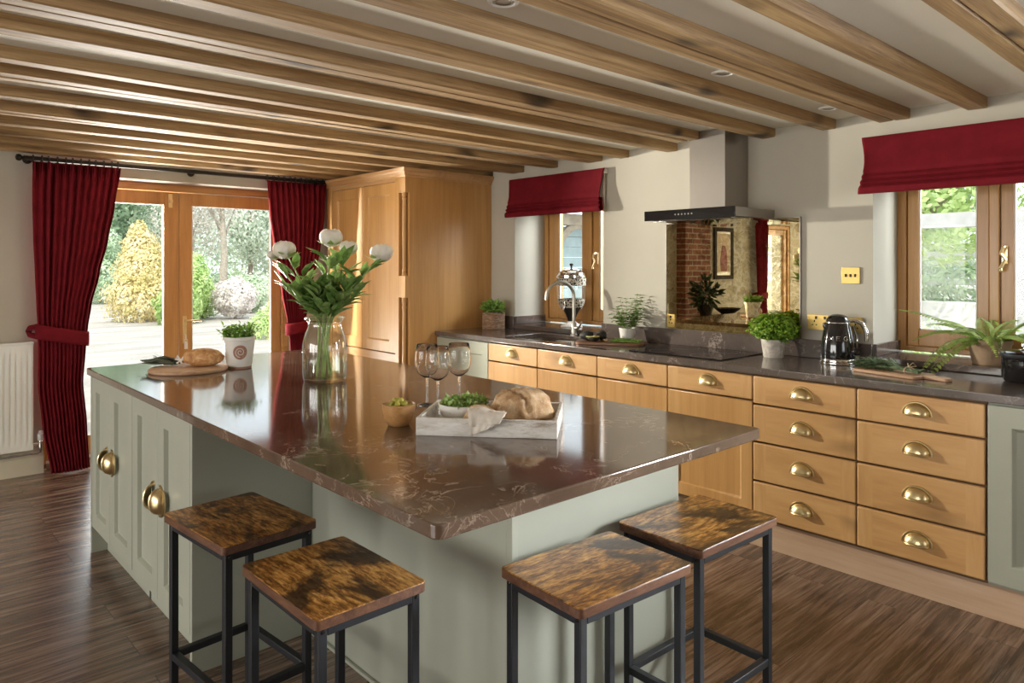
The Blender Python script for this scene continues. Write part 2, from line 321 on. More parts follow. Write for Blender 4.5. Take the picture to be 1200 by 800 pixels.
M['g_gold'] = leafmat('golden_shrub_leaf', (0.52, 0.46, 0.16), (0.78, 0.66, 0.34), (0.90, 0.80, 0.56), 2.2, 0.7)  # garden leaf colours from here on are paled to stand in for haze
M['g_lime'] = leafmat('lime_shrub_leaf', (0.26, 0.40, 0.10), (0.46, 0.60, 0.22), (0.68, 0.78, 0.42), 2.2, 0.7)
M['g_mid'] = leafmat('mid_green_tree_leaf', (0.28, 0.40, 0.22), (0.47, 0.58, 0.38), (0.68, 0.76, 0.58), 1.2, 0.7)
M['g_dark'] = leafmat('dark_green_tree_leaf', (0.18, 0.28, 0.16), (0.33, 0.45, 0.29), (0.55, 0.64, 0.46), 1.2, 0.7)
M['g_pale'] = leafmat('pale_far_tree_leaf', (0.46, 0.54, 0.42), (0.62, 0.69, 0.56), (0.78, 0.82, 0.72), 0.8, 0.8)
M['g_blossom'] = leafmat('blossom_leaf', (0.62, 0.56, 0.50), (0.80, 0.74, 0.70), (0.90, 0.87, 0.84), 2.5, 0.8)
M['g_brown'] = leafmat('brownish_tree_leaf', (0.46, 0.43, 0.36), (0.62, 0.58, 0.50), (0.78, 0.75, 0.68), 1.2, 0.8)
M['bark'] = plain('bark', (0.34, 0.29, 0.23), 0.9, var=0.3, vscale=12, bmp=0.3)
M['oldoak'] = plain('weathered_oak', (0.40, 0.34, 0.27), 0.85, var=0.2, vscale=8, bmp=0.2)
M['oldgrey'] = plain('silvered_timber', (0.46, 0.45, 0.43), 0.9, var=0.15, vscale=6)
M['barnblue'] = plain('blue_grey_boards', (0.36, 0.45, 0.47), 0.8, var=0.12, vscale=5)
M['stonewhite'] = plain('pale_stone', (0.74, 0.72, 0.68), 0.9, var=0.12, vscale=6, bmp=0.2)
M['lamplens'] = plain('downlight_lens', (0.55, 0.53, 0.48), 0.4, var=0.05)  # plain pale colour of the unlit lens
def picture_mat():
    m, t, b = nt('figure_picture'); v = coords(t, rand=False)
    c = ramp(t, noise_t(t, v, 6, 4, 0.6), [(0.35, (0.42, 0.30, 0.20)), (0.65, (0.60, 0.50, 0.36))])
    t.links.new(c, b.inputs['Base Color']); b.inputs['Roughness'].default_value = 0.7; return m
M['picture'] = picture_mat()
M['pic_dark'] = plain('dark_paint', (0.05, 0.02, 0.02), 0.7); M['pic_red'] = plain('red_paint', (0.25, 0.05, 0.04), 0.7); M['pic_skin'] = plain('pale_paint', (0.5, 0.36, 0.26), 0.7)

# ------------------------------------------------------------------ mesh helpers
class MB:
    def __init__(s): s.v = []; s.f = []
    def add(s, vs_, fs):
        o = len(s.v); s.v += [tuple(v) for v in vs_]; s.f += [tuple(i+o for i in f) for f in fs]; return s
    def box(s, x0, x1, y0, y1, z0, z1):
        if x0 > x1: x0, x1 = x1, x0
        if y0 > y1: y0, y1 = y1, y0
        if z0 > z1: z0, z1 = z1, z0
        return s.add([(x0,y0,z0),(x1,y0,z0),(x1,y1,z0),(x0,y1,z0),(x0,y0,z1),(x1,y0,z1),(x1,y1,z1),(x0,y1,z1)],
                     [(3,2,1,0),(4,5,6,7),(0,1,5,4),(1,2,6,5),(2,3,7,6),(3,0,4,7)])
    def lathe(s, prof, n=32, c=(0, 0, 0), cap=True):
        vs_ = []; fs = []; m = len(prof)
        for i in range(n):
            a = 2*pi*i/n
            for r, z in prof: vs_.append((c[0]+r*cos(a), c[1]+r*sin(a), c[2]+z))
        for i in range(n):
            k = (i+1) % n
            for j in range(m-1): fs.append((i*m+j, k*m+j, k*m+j+1, i*m+j+1))
        if cap:
            if prof[0][0] > 1e-5: fs.append(tuple(i*m for i in range(n))[::-1])
            if prof[-1][0] > 1e-5: fs.append(tuple(i*m+m-1 for i in range(n)))
        return s.add(vs_, fs)
    def tube(s, pts, r, n=8, cap=True, closed=False):
        pts = [Vector(p) for p in pts]; m = len(pts)
        rs = r if isinstance(r, (list, tuple)) else [r]*m
        vs_ = []; fs = []; ref = None
        for i, p in enumerate(pts):
            if closed: d = pts[(i+1) % m]-pts[i-1]
            else: d = pts[min(i+1, m-1)]-pts[max(i-1, 0)]
            if d.length < 1e-9: d = Vector((0, 0, 1))
            d.normalize()
            if ref is None: ref = Vector((0, 0, 1)) if abs(d.z) < 0.9 else Vector((1, 0, 0))
            a = d.cross(ref)
            if a.length < 1e-6: a = d.orthogonal()
            a.normalize(); b = a.cross(d).normalized(); ref = b
            for j in range(n):
                t = 2*pi*j/n; vs_.append(p+(a*cos(t)+b*sin(t))*rs[i])
        for i in range(m if closed else m-1):
            k = (i+1) % m
            for j in range(n): fs.append((i*n+j, i*n+(j+1) % n, k*n+(j+1) % n, k*n+j))
        if cap and not closed: fs.append(tuple(range(n))[::-1]); fs.append(tuple((m-1)*n+j for j in range(n)))
        return s.add(vs_, fs)
    def prism(s, poly, axis, a, b):
        """poly = 2D points in the two other axes (x,y,z order); extruded from a to b along axis"""
        def P(p, t):
            if axis == 'X': return (t, p[0], p[1])
            if axis == 'Y': return (p[0], t, p[1])
            return (p[0], p[1], t)
        n = len(poly)
        return s.add([P(p, a) for p in poly]+[P(p, b) for p in poly], [tuple(range(n))[::-1], tuple(range(n, 2*n))]+[(i, (i+1) % n, n+(i+1) % n, n+i) for i in range(n)])
    def grid(s, nu, nv, fn, cu=False, cv=False):
        vs_ = [fn(i/(nu if cu else nu-1), j/(nv if cv else nv-1)) for i in range(nu) for j in range(nv)]
        fs = []
        for i in range(nu if cu else nu-1):
            for j in range(nv if cv else nv-1):
                a, b = (i+1) % nu, (j+1) % nv; fs.append((i*nv+j, a*nv+j, a*nv+b, i*nv+b))
        return s.add(vs_, fs)
    def leaf(s, p, d, n, L, W, droop=0.2, fold=0.15):
        p, d, n = Vector(p), Vector(d).normalized(), Vector(n)
        sd = d.cross(n)
        if sd.length < 1e-5: sd = d.orthogonal()
        sd.normalize(); n = sd.cross(d).normalized()
        def c(t): return p+d*(L*t)-n*(droop*L*t*t)
        vs_ = [c(0)]
        for t, wd in ((0.33, 0.9), (0.66, 0.8)):
            q = c(t); vs_ += [q-sd*W*0.5*wd+n*fold*W*0.5, q, q+sd*W*0.5*wd+n*fold*W*0.5]
        vs_.append(c(1))
        return s.add(vs_, [(0,1,2),(0,2,3),(1,4,5,2),(2,5,6,3),(4,7,5),(5,7,6)])
    def blob(s, c, rad, nz=0.0, freq=2.0, seed=0.0, nu=28, nv=18, zmin=-9):
        c = Vector(c)
        def f(u, v):
            a = 2*pi*u; b = pi*(v-0.5)
            d = Vector((cos(b)*cos(a), cos(b)*sin(a), sin(b)))
            k = 1+nz*noise.noise(d*freq+Vector((seed, seed*1.7, seed*0.3)))
            return (c.x+d.x*rad[0]*k, c.y+d.y*rad[1]*k, max(zmin, c.z+d.z*rad[2]*k))
        return s.grid(nu, nv, f, cu=True)
    def xf(s, mat):
        s.v = [tuple(mat @ Vector(v)) for v in s.v]; return s

def rrect(x0, x1, y0, y1, r, n=5):
    out = []
    for cx, cy, a0 in ((x1-r, y0+r, -pi/2), (x1-r, y1-r, 0), (x0+r, y1-r, pi/2), (x0+r, y0+r, pi)):
        for i in range(n+1): a = a0+pi/2*i/n; out.append((cx+r*cos(a), cy+r*sin(a)))
    return out

def mat_of(o): return Matrix.Translation(o.location) @ o.rotation_euler.to_matrix().to_4x4()
def world_mat(o):
    m = mat_of(o)
    return world_mat(o.parent) @ m if o.parent else m
def obj(name, mb, mat, parent=None, bev=0.0, seg=2, smooth=35, solid=0.0, sub=0, W=False, label=None, kind=None):
    """links one mesh object; W=True: the vertices were written in world space and are brought into the parent's space"""
    vs_ = mb.v
    if W and parent is not None:
        inv = world_mat(parent).inverted(); vs_ = [tuple(inv @ Vector(v)) for v in vs_]
    me = bpy.data.meshes.new(name); me.from_pydata(vs_, [], mb.f); me.update()
    bm = bmesh.new(); bm.from_mesh(me); bmesh.ops.recalc_face_normals(bm, faces=bm.faces[:]); bm.to_mesh(me); bm.free()
    mats = mat if isinstance(mat, (list, tuple)) else [mat]
    for m in mats: me.materials.append(M[m] if isinstance(m, str) else m)
    if smooth:
        me.polygons.foreach_set('use_smooth', [True]*len(me.polygons)); me.set_sharp_from_angle(angle=R_(smooth))
    o = bpy.data.objects.new(name, me); COL.objects.link(o)
    if parent is not None: o.parent = parent
    if solid: s = o.modifiers.new('solid', 'SOLIDIFY'); s.thickness = solid; s.offset = 0
    if bev: b = o.modifiers.new('bevel', 'BEVEL'); b.width = bev; b.segments = seg; b.limit_method = 'ANGLE'; b.angle_limit = R_(35)
    if sub: s = o.modifiers.new('sub', 'SUBSURF'); s.levels = sub; s.render_levels = sub
    if label: o['label'] = label
    if kind: o['kind'] = kind
    return o
def tag(o, label, cat, group=None, kind=None):
    o['label'] = label; o['category'] = cat
    if group: o['group'] = group
    if kind: o['kind'] = kind
    return o
def thing(name, label, cat, loc=(0, 0, 0), rz=0.0, group=None, kind=None):
    o = bpy.data.objects.new(name, None); COL.objects.link(o); o.empty_display_size = 0.1
    o.location = loc; o.rotation_euler = (0, 0, rz)
    return tag(o, label, cat, group, kind)
def struct(name, mb, mat, label=None, cat=None, **kw):
    o = obj(name, mb, mat, **kw); o['kind'] = 'structure'
    if label: o['label'] = label; o['category'] = cat or 'structure'
    return o
def copy_tree(o, parent=None):
    c = o.copy(); COL.objects.link(c)
    if parent is not None: c.parent = parent
    for ch in [k for k in bpy.data.objects if k.parent == o]: copy_tree(ch, c)
    return c

# ------------------------------------------------------------------ room shell
XW, YB = 3.92, 5.87          # right wall face, back wall face
XL, YF = -4.7, -2.7          # left wall, front wall (behind the camera)
ZC, ZB = 2.22, 2.17          # ceiling, underside of beams
struct('floor', MB().box(XL, XW+0.4, YF, YB+0.3, -0.06, 0.0), 'floor', 'dark brown wood plank floor of the kitchen', 'floor', smooth=0)
struct('ceiling', MB().box(XL, XW+0.45, YF, YB+0.35, ZC, ZC+0.12), 'ceil', 'beige plaster ceiling between the exposed beams', 'ceiling', smooth=0)
def wall_with_holes(mb, axis, a, b, u0, u1, z0, z1, holes):
    """axis X: wall occupying x in [a,b], running along y (u); holes = [(u0,u1,z0,z1)]"""
    us = sorted({u0, u1, *[h[0] for h in holes], *[h[1] for h in holes]}); zs = sorted({z0, z1, *[h[2] for h in holes], *[h[3] for h in holes]})
    for i in range(len(us)-1):
        for j in range(len(zs)-1):
            cu, cz = (us[i]+us[i+1])/2, (zs[j]+zs[j+1])/2
            if any(h[0] < cu < h[1] and h[2] < cz < h[3] for h in holes): continue
            if axis == 'X': mb.box(a, b, us[i], us[i+1], zs[j], zs[j+1])
            else: mb.box(us[i], us[i+1], a, b, zs[j], zs[j+1])
    return mb
W1 = (3.35, 4.28, 0.925, 2.06); W2 = (0.585, 1.514, 0.925, 2.06)
D1 = (0.95, 2.84, 0.0, 2.075); D2 = (-3.88, -2.93, 0.0, 2.09)
struct('wall_right', wall_with_holes(MB(), 'X', XW, XW+0.42, YF, YB+0.35, 0, ZC, [W1, W2, (-1.65, -0.25, 1.0, 2.06)]), 'wall', 'off-white plaster wall behind the long worktop', 'wall', smooth=0)
struct('wall_back', wall_with_holes(MB(), 'Y', YB, YB+0.33, XL, XW, 0, ZC, [D1, D2]), 'wall', 'off-white plaster wall around the patio doors', 'wall', smooth=0)
struct('wall_left', wall_with_holes(MB(), 'X', XL-0.3, XL, YF, YB+0.33, 0, ZC, [(0.0, 1.7, 0.35, 2.1), (1.85, 3.55, 0.35, 2.1), (3.7, 5.4, 0.35, 2.1)]), 'wall', smooth=0)  # openings added so the left fill lamp can shine in
struct('wall_front', wall_with_holes(MB(), 'Y', YF-0.3, YF, XL, XW+0.42, 0, ZC, [(0.3, 2.1, 0.9, 1.9)]), 'wall', smooth=0)  # opening added for the fill lamp behind the camera

# skirting along the back wall
sk = [(0, 0), (-0.02, 0), (-0.02, 0.115), (-0.012, 0.135), (-0.008, 0.15), (0, 0.15)]
struct('baseboard_back', MB().prism([(YB+p[0], p[1]) for p in sk], 'X', -0.5, 0.95), 'cream', 'cream moulded skirting board under the radiator', 'baseboard', smooth=0)

# beams: (y0, y1, double)
beams = [(-1.50, -1.42, 0), (-1.14, -0.99, 1), (-0.76, -0.68, 0), (-0.40, -0.32, 0), (-0.04, 0.05, 0), (0.27, 0.35, 0), (0.58, 0.728, 1), (1.0, 1.085, 0), (1.335, 1.485, 1), (1.705, 1.785, 0), (2.055, 2.14, 0), (2.395, 2.54, 1), (2.725, 2.805, 0), (3.12, 3.2, 0),
         (3.355, 3.50, 1), (3.80, 3.88, 0), (4.17, 4.31, 1), (4.55, 4.64, 0), (4.91, 5.0, 0), (5.24, 5.33, 0), (5.56, 5.66, 0)]
brnd = random.Random(5)
def beam_mesh(y0, y1, x1, seed):
    mb = MB(); n = 46
    prof = [(y0, ZC), (y0, ZB+0.006), (y0+0.006, ZB), (y1-0.006, ZB), (y1, ZB+0.006), (y1, ZC)]
    def f(u, v):
        p = prof[int(round(v*5))]; x = XL+(x1-XL)*u
        k = 1 if p[1] < ZC else 0
        return (x, p[0]+k*0.005*noise.noise((x*1.1, seed, p[0]*3)), p[1]+k*0.004*noise.noise((x*1.5, seed+7, p[0]*9)))
    return mb.grid(n, 6, f)
for i, (a, b, dbl) in enumerate(beams):
    xe = XW
    if abs(a-2.395) < 0.01: xe = 3.66            # runs up to the hood's chimney
    if dbl:
        mid = (a+b)/2
        for k, (p, q) in enumerate(((a, mid-0.002), (mid+0.002, b))):
            o = struct('ceiling_beam', beam_mesh(p, q, xe, i*3.1+k), 'beam', smooth=30); tag(o, 'rough pine ceiling beam, one of two laid side by side', 'beam', 'ceiling beams laid in pairs', 'structure')
    else:
        o = struct('ceiling_beam', beam_mesh(a, b, xe, i*3.1), 'beam', smooth=30); tag(o, 'rough single pine ceiling beam running across the kitchen', 'beam', 'single ceiling beams', 'structure')

# ------------------------------------------------------------------ patio doors
def leaf_frame(mb, x0, x1, y0, y1, z0, z1, l, r, b, t):
    mb.box(x0, x0+l, y0, y1, z0, z1); mb.box(x1-r, x1, y0, y1, z0, z1)
    mb.box(x0+l, x1-r, y0, y1, z0, z0+b); mb.box(x0+l, x1-r, y0, y1, z1-t, z1); return mb
YD = 6.10
d1 = thing('door_1', 'pair of oak framed glazed patio doors to the garden', 'door', (1.85, YD, 0), 0, None, 'structure')
fr = MB(); fr.box(D1[0], 1.0, YD-0.02, YD+0.08, 0, 2.075); fr.box(2.775, D1[1], YD-0.02, YD+0.08, 0, 2.075); fr.box(1.0, 2.775, YD-0.02, YD+0.08, 2.02, 2.075)
obj('frame', fr, 'frame_x', d1, W=True, bev=0.004)
for nm, x0, x1, l, r in (('door_leaf', 1.003, 1.915, 0.10, 0.111), ('door_leaf', 1.919, 2.772, 0.097, 0.085)):
    lf = obj(nm, leaf_frame(MB(), x0, x1, YD, YD+0.055, 0.02, 2.015, l, r, 0.14, 0.10), 'frame', d1, W=True, bev=0.004)
    obj('glass_pane', MB().box(x0+l-0.005, x1-r+0.005, YD+0.024, YD+0.032, 0.155, 1.92), 'glass', lf, W=True, smooth=0)
    if l == 0.10:
        bolt = MB().box(1.835, 1.865, YD-0.008, YD, 1.89, 2.0); bolt.box(1.838, 1.862, YD-0.03, YD-0.008, 1.93, 1.955); bolt.tube([(1.85, YD-0.018, 1.955), (1.85, YD-0.018, 1.99)], 0.008)
        obj('bolt', bolt, 'brass', lf, W=True, bev=0.002)
        tr = MB(); leaf_frame(tr, x0+l, x1-r, YD-0.001, YD+0.02, 0.16, 1.915, 0.006, 0.006, 0.006, 0.006)
        obj('glazing_bead', tr, 'white', lf, W=True)
    else:
        hp = MB().box(1.945, 1.975, YD-0.006, YD, 0.80, 1.02); obj('handle_plate', hp, 'brass', lf, W=True, bev=0.002)
        hd = MB().tube([(1.96, YD, 0.985), (1.96, YD-0.045, 0.985), (1.965, YD-0.052, 0.985), (2.03, YD-0.052, 0.982), (2.075, YD-0.05, 0.975)], [0.009, 0.009, 0.009, 0.008, 0.006])
        obj('handle', hd, 'brass', lf, W=True)
        ky = MB().tube([(1.96, YD-0.004, 0.87), (1.96, YD-0.03, 0.868), (1.96, YD-0.028, 0.83)], 0.004); ky.tube([(1.96+0.012*cos(a*pi/8), YD-0.028, 0.825+0.012*sin(a*pi/8)) for a in range(16)], 0.0025, 6, closed=True)
        ky.box(1.948, 1.974, YD-0.031, YD-0.026, 0.755, 0.812); obj('key_and_fob', ky, 'white', lf, W=True, label='key with a pale fob hanging from the lock')
        tr = MB(); leaf_frame(tr, x0+l, x1-r, YD-0.001, YD+0.02, 0.16, 1.915, 0.006, 0.006, 0.006, 0.006)
        obj('glazing_bead', tr, 'white', lf, W=True)
struct('trim_4', MB().box(D1[0], D1[1], YD+0.0, YD+0.23, -0.02, 0.02), 'stonewhite', 'stone threshold under the patio doors', 'threshold')

# second glazed door, left part of the back wall (seen in the mirror)
YD = 5.90
d2 = thing('door_2', 'oak framed glazed door seen reflected in the antique mirror', 'door', (-3.4, YD, 0), 0, None, 'structure')
obj('frame', leaf_frame(MB(), D2[0], D2[1], YD-0.02, YD+0.08, 0, 2.085, 0.06, 0.06, 0.02, 0.06), 'frame', d2, W=True, bev=0.004)
for x0, x1 in ((-3.81, -2.995),):
    lf = obj('door_leaf', leaf_frame(MB(), x0, x1, YD, YD+0.055, 0.02, 2.02, 0.09, 0.09, 0.16, 0.09), 'frame', d2, W=True, bev=0.004)
    obj('glass_pane', MB().box(x0+0.085, x1-0.085, YD+0.024, YD+0.032, 0.17, 1.94), 'glass', lf, W=True, smooth=0)

# ------------------------------------------------------------------ right-hand windows
def window(name, label, y_far, cells, y_near, ztop, loc, handle_y):
    """cells: glass spans (hi, lo) from far to near, seen from inside; front of frame at x=4.25"""
    xf = 4.25; z0, z1 = 0.965, 2.06
    t = thing(name, label, 'window', loc, 0, None, 'structure')
    f = MB(); f.box(xf, xf+0.09, y_far-0.045, y_far, z0, z1); f.box(xf, xf+0.09, y_near, y_near+0.045, z0, z1)
    f.box(xf, xf+0.09, y_near+0.045, y_far-0.045, z0, z0+0.028); f.box(xf, xf+0.09, y_near+0.045, y_far-0.045, z1-0.06, z1)
    mid = (cells[0][1]+cells[1][0])/2
    f.box(xf-0.004, xf+0.09, mid-0.022, mid+0.022, z0+0.028, z1-0.06)
    obj('frame', f, 'frame', t, W=True, bev=0.004)
    for k, (hi, lo) in enumerate(cells):
        a, b = (y_far-0.048, mid+0.025) if k == 0 else (mid-0.025, y_near+0.048)
        s = MB(); x0, x1 = xf+0.012, xf+0.065
        s.box(x0, x1, hi, a, z0+0.03, z1-0.062); s.box(x0, x1, b, lo, z0+0.03, z1-0.062)
        s.box(x0, x1, lo, hi, z0+0.03, 1.082); s.box(x0, x1, lo, hi, z1-0.13, z1-0.062)
        so = obj('sash', s, 'frame', t, W=True, bev=0.004)
        obj('glass_pane', MB().box(x0+0.02, x0+0.026, lo-0.005, hi+0.005, 1.078, z1-0.125), 'glass', so, W=True, smooth=0)
        bd = MB()
        for (p, q, r, u) in ((hi-0.007, hi, 1.082, z1-0.13), (lo, lo+0.007, 1.082, z1-0.13), (lo, hi, 1.082, 1.089)): bd.box(x0+0.008, x0+0.022, p, q, r, u)
        obj('glazing_bead', bd, 'white', so, W=True)
    h = MB().box(xf-0.003, xf+0.012, handle_y-0.012, handle_y+0.012, 1.44, 1.53)
    h.tube([(xf-0.01, handle_y, 1.525), (xf-0.03, handle_y, 1.52), (xf-0.035, handle_y+0.01, 1.49), (xf-0.035, handle_y-0.01, 1.46), (xf-0.033, handle_y+0.012, 1.415)], [0.009, 0.008, 0.007, 0.007, 0.009])
    h.blob((xf-0.033, handle_y+0.012, 1.408), (0.011, 0.011, 0.011), nu=10, nv=8)
    obj('handle', h, 'brass', t, W=True)
    return t
window('window_1', 'stained oak window over the sink behind the glass drink dispenser', 4.28, [(4.12, 3.865), (3.68, 3.43)], 3.35, 2.06, (4.25, 3.8, 0.965), 3.70)
window('window_2', 'wide stained oak window at the right behind the potted fern', 1.514, [(1.41, 1.135), (0.975, 0.69)], 0.585, 2.06, (4.25, 1.05, 0.965), 1.01)
struct('trim_2', MB().box(3.90, 4.25, 3.35, 4.28, 0.922, 0.957), 'quartz_g', 'grey brown stone sill of the sink window', 'sill', bev=0.003)
struct('trim_3', MB().box(3.90, 4.25, 0.585, 1.514, 0.922, 0.957), 'quartz_g', 'grey brown stone sill under the potted fern', 'sill', bev=0.003)

# ------------------------------------------------------------------ fronts
def shaker(mb, y0, y1, z0, z1, x, t=0.02, stile=0.065, rec=0.010, slope=0.010, ztop=None):
    """panelled front facing -X; y0<y1"""
    zt = ztop if ztop is not None else stile
    rings = [((y0, y1, z0, z1), x+t), ((y0, y1, z0, z1), x), ((y0+stile, y1-stile, z0+stile, z1-zt), x), ((y0+stile+slope, y1-stile-slope, z0+stile+slope, z1-zt-slope), x+rec)]
    vs_ = []; fs = []
    for (a, b, c, d), xx in rings: vs_ += [(xx, a, c), (xx, b, c), (xx, b, d), (xx, a, d)]
    for k in range(3):
        for j in range(4): fs.append((4*k+j, 4*k+(j+1) % 4, 4*k+4+(j+1) % 4, 4*k+4+j))
    fs.append((12, 13, 14, 15)); fs.append((3, 2, 1, 0))
    return mb.add(vs_, fs)
def cup_pull(c, w=0.105, h=0.048, d=0.034, ang=0.0):
    """brass cup handle, flat side on plane x=c.x, bulging to -X; ang turns it about X"""
    mb = MB(); c = Vector(c)
    def f(u, v):
        a = pi*u; b = pi/2*v
        y = -cos(a)*(w/2)*(1-0.10*v); 
        z = sin(a)*cos(b*0.985)*h
        x = -sin(a)**0.75*sin(b)*d
        return (x, y, z)
    mb.grid(22, 10, f)
    rim = [(-0.0015, -cos(pi*i/21)*(w/2+0.006), sin(pi*i/21)*(h+0.006)-0.001) for i in range(22)]
    mb.tube(rim, 0.0035, 6)
    lip = [(-sin(pi*i/15)**0.75*d, -cos(pi*i/15)*(w/2)*0.9, 0.0) for i in range(16)]
    mb.tube(lip, 0.003, 6)
    Rm = Matrix.Translation(c) @ Matrix.Rotation(ang, 4, 'X')
    return mb.xf(Rm)

# ------------------------------------------------------------------ island
ix0, ix1, iy0, iy1 = 0.842, 2.104, 1.147, 4.089
it = MB().prism(rrect(ix0, ix1, iy0, iy1, 0.022), 'Z', 0.888, 0.92)
tag(obj('island_worktop', it, 'quartz', bev=0.004, seg=3), 'large polished brown veined stone top of the kitchen island', 'worktop')
xd = 0.862
for nm, lab, y0, y1 in (('island_cabinet', 'sage green double door island cabinet at the patio end', 3.352, 4.075), ('island_cabinet', 'sage green double door island cabinet beside the first stool', 2.612, 3.346)):
    c = thing(nm, lab, 'cabinet', ((xd+1.3)/2, (y0+y1)/2, 0))
    far = y1 > 4
    bd = MB().box(xd+0.022, 1.60, y0+0.0 if far else y0+0.02, y1-(0.02 if far else 0), 0.0, 0.886)
    bd = MB().box(xd+0.022, 1.60, y0 if far else y0+0.02, y1-(0.02 if far else 0), 0.13, 0.886); bd.box(xd+0.07, 1.60, y0, y1-0.02, 0.0, 0.13)
    obj('carcass', bd, 'sage', c, W=True)
    if far: obj('end_panel', MB().box(xd-0.002, 2.09, y1-0.018, y1, 0.0, 0.887), 'sage', c, W=True, bev=0.002)
    else: obj('end_panel', MB().box(xd, 1.60, y0-0.002, y0+0.018, 0.0, 0.887), 'sage', c, W=True, bev=0.002)
    hi = y1-0.02 if far else y1; lo = y0 if far else y0+0.02; ym = 3.716 if far else 2.998
    for k, (a, b) in enumerate(((ym+0.0015, hi-0.001), (lo+0.001, ym-0.0015))):
        dr = obj('door', shaker(MB(), a, b, 0.135, 0.882, xd, 0.021, 0.072, 0.017, 0.007), 'sage', c, W=True, bev=0.0015, smooth=20)
        yy = ym+0.036 if k == 0 else ym-0.036
        # vertical cups, closed backs to the meeting gap
        cp = cup_pull((xd, yy, 0.525), 0.105, 0.05, 0.040, (-pi/2 if k == 0 else pi/2))
        cp.v = [(x, y, z) for x, y, z in cp.v]
        obj('handle', cp, 'brass', dr, W=True, solid=0.002, smooth=50)
ip = thing('island_support', 'sage panelled island support set back under the overhang', 'panel', (1.7, 2.0, 0))
obj('side_panel', MB().box(1.315, 1.335, 1.47, 2.608, 0.0, 0.887), 'sage', ip, W=True, bev=0.002)
obj('end_panel', MB().box(1.337, 2.092, 1.45, 1.47, 0.0, 0.887), 'sage', ip, W=True, bev=0.002)
obj('corner_post', MB().box(1.313, 1.336, 1.446, 1.469, 0.0, 0.887), 'sage', ip, W=True, bev=0.002)
obj('back_panel', MB().box(2.07, 2.09, 1.472, 4.054, 0.0, 0.887), 'sage', ip, W=True, bev=0.002)
obj('shoe_moulding', MB().box(1.30, 1.314, 1.446, 2.606, 0.0, 0.012), 'sage', ip, W=True, bev=0.003)

# ------------------------------------------------------------------ bar stools
def make_stool():
    t = thing('bar_stool', '', 'stool')
    L, Wd, H = 0.205, 0.15, 0.65
    st = MB().prism(rrect(-Wd, Wd, -L, L, 0.014, 4), 'Z', H-0.003, H); st2 = MB().prism(rrect(-Wd, Wd, -L, L, 0.014, 4), 'Z', H-0.025, H-0.003)
    s = obj('seat', st, 'stool', t, bev=0.0015); obj('seat_edge', st2, 'stooledge', s, bev=0.001, label='reddish brown edge of the seat')
    w = 0.011; lx, ly = Wd-0.024, L-0.024
    for sx in (-1, 1):
        for sy in (-1, 1):
            lg = obj('leg', MB().box(sx*lx-w, sx*lx+w, sy*ly-w, sy*ly+w, 0.004, H-0.026), 'frameblack', t, bev=0.002)
            obj('foot_glide', MB().lathe([(0.009, 0), (0.011, 0.004)], 10, (sx*lx, sy*ly, 0)), 'black', lg)
    for sx in (-1, 1):
        obj('top_rail', MB().box(sx*lx-w, sx*lx+w, -ly+w, ly-w, H-0.049, H-0.026), 'frameblack', t, bev=0.002)
        obj('stretcher', MB().box(sx*lx-w, sx*lx+w, -ly+w, ly-w, 0.193, 0.215), 'frameblack', t, bev=0.002)
    for sy in (-1, 1):
        obj('top_rail', MB().box(-lx+w, lx-w, sy*ly-w, sy*ly+w, H-0.049, H-0.026), 'frameblack', t, bev=0.002)
        obj('stretcher', MB().box(-lx+w, lx-w, sy*ly-w, sy*ly+w, 0.193, 0.215), 'frameblack', t, bev=0.002)
    for sx in (-1, 1):
        for sy in (-1, 1): obj('bolt', MB().lathe([(0.005, 0), (0.005, 0.0015), (0.003, 0.003)], 10).xf(Matrix.Translation((sx*lx, sy*(ly+w), H-0.037)) @ Matrix.Rotation(-sy*pi/2, 4, 'X')), 'black', t)
    return t
stool0 = make_stool()
for i, (x, y, rz, lab) in enumerate([(0.880, 2.232, R_(5), 'black framed stool beside the green island cabinet doors, leftmost stool'),
                                     (0.893, 1.667, R_(0.5), 'black framed stool with sharp shadowed corner, second stool from the cabinet doors'),
                                     (1.428, 1.243, R_(90-3.5), 'dark mottled stool at the island end, left of its pair'),
                                     (1.918, 1.256, R_(90-1.5), 'dark stool at the island end nearest the oak drawers')]):
    o = stool0 if i == 0 else copy_tree(stool0)
    o.location = (x, y, 0); o.rotation_euler = (0, 0, rz); o['label'] = lab; o['group'] = 'bar stools around the island'

# ------------------------------------------------------------------ right-hand run of cabinets
xf = 3.349
def carcass(c, y0, y1, mat='gapdark', top=0.884): obj('carcass', MB().box(xf+0.022, 3.90, y0, y1, 0.15, top), mat, c, W=True)
def drawer(c, y0, y1, z0, z1):
    mb = MB(); mb.prism([(xf, 0), (xf+0.02, 0), (xf+0.02, 0)][:0] or [(y0, z0), (y1, z0), (y1, z1), (y0, z1)], 'X', xf, xf+0.02)
    d = obj('drawer', mb, 'drawer', c, W=True, bev=0.005, seg=3)
    ym = (y0+y1)/2; zm = (z0+z1)/2-0.012
    obj('handle', cup_pull((xf, ym, zm)), 'brass', d, W=True, solid=0.002, smooth=50)
    return d
def unit_base(y): return ((xf+3.9)/2, y, 0)
names4 = ['four-drawer oak cabinet under the kettle, left of the other', 'four-drawer oak cabinet beside the green cabinet at the right edge']
for lab, y0, y1 in ((names4[0], 1.367, 1.878), (names4[1], 0.861, 1.367)):
    c = thing('drawer_cabinet', lab, 'cabinet', unit_base((y0+y1)/2)); carcass(c, y0, y1)
    for z0, z1 in ((0.737, 0.873), (0.548, 0.728), (0.352, 0.538), (0.165, 0.342)): drawer(c, y0+0.003, y1-0.003, z0, z1)
labs = ['oak cabinet with one drawer over a door, nearest the green corner cabinet', 'oak cabinet with one drawer over a door, under the sink tap', 'oak cabinet with one drawer over a door, left half of the hob', 'oak cabinet with one drawer over a door, beside the four-drawer cabinet']
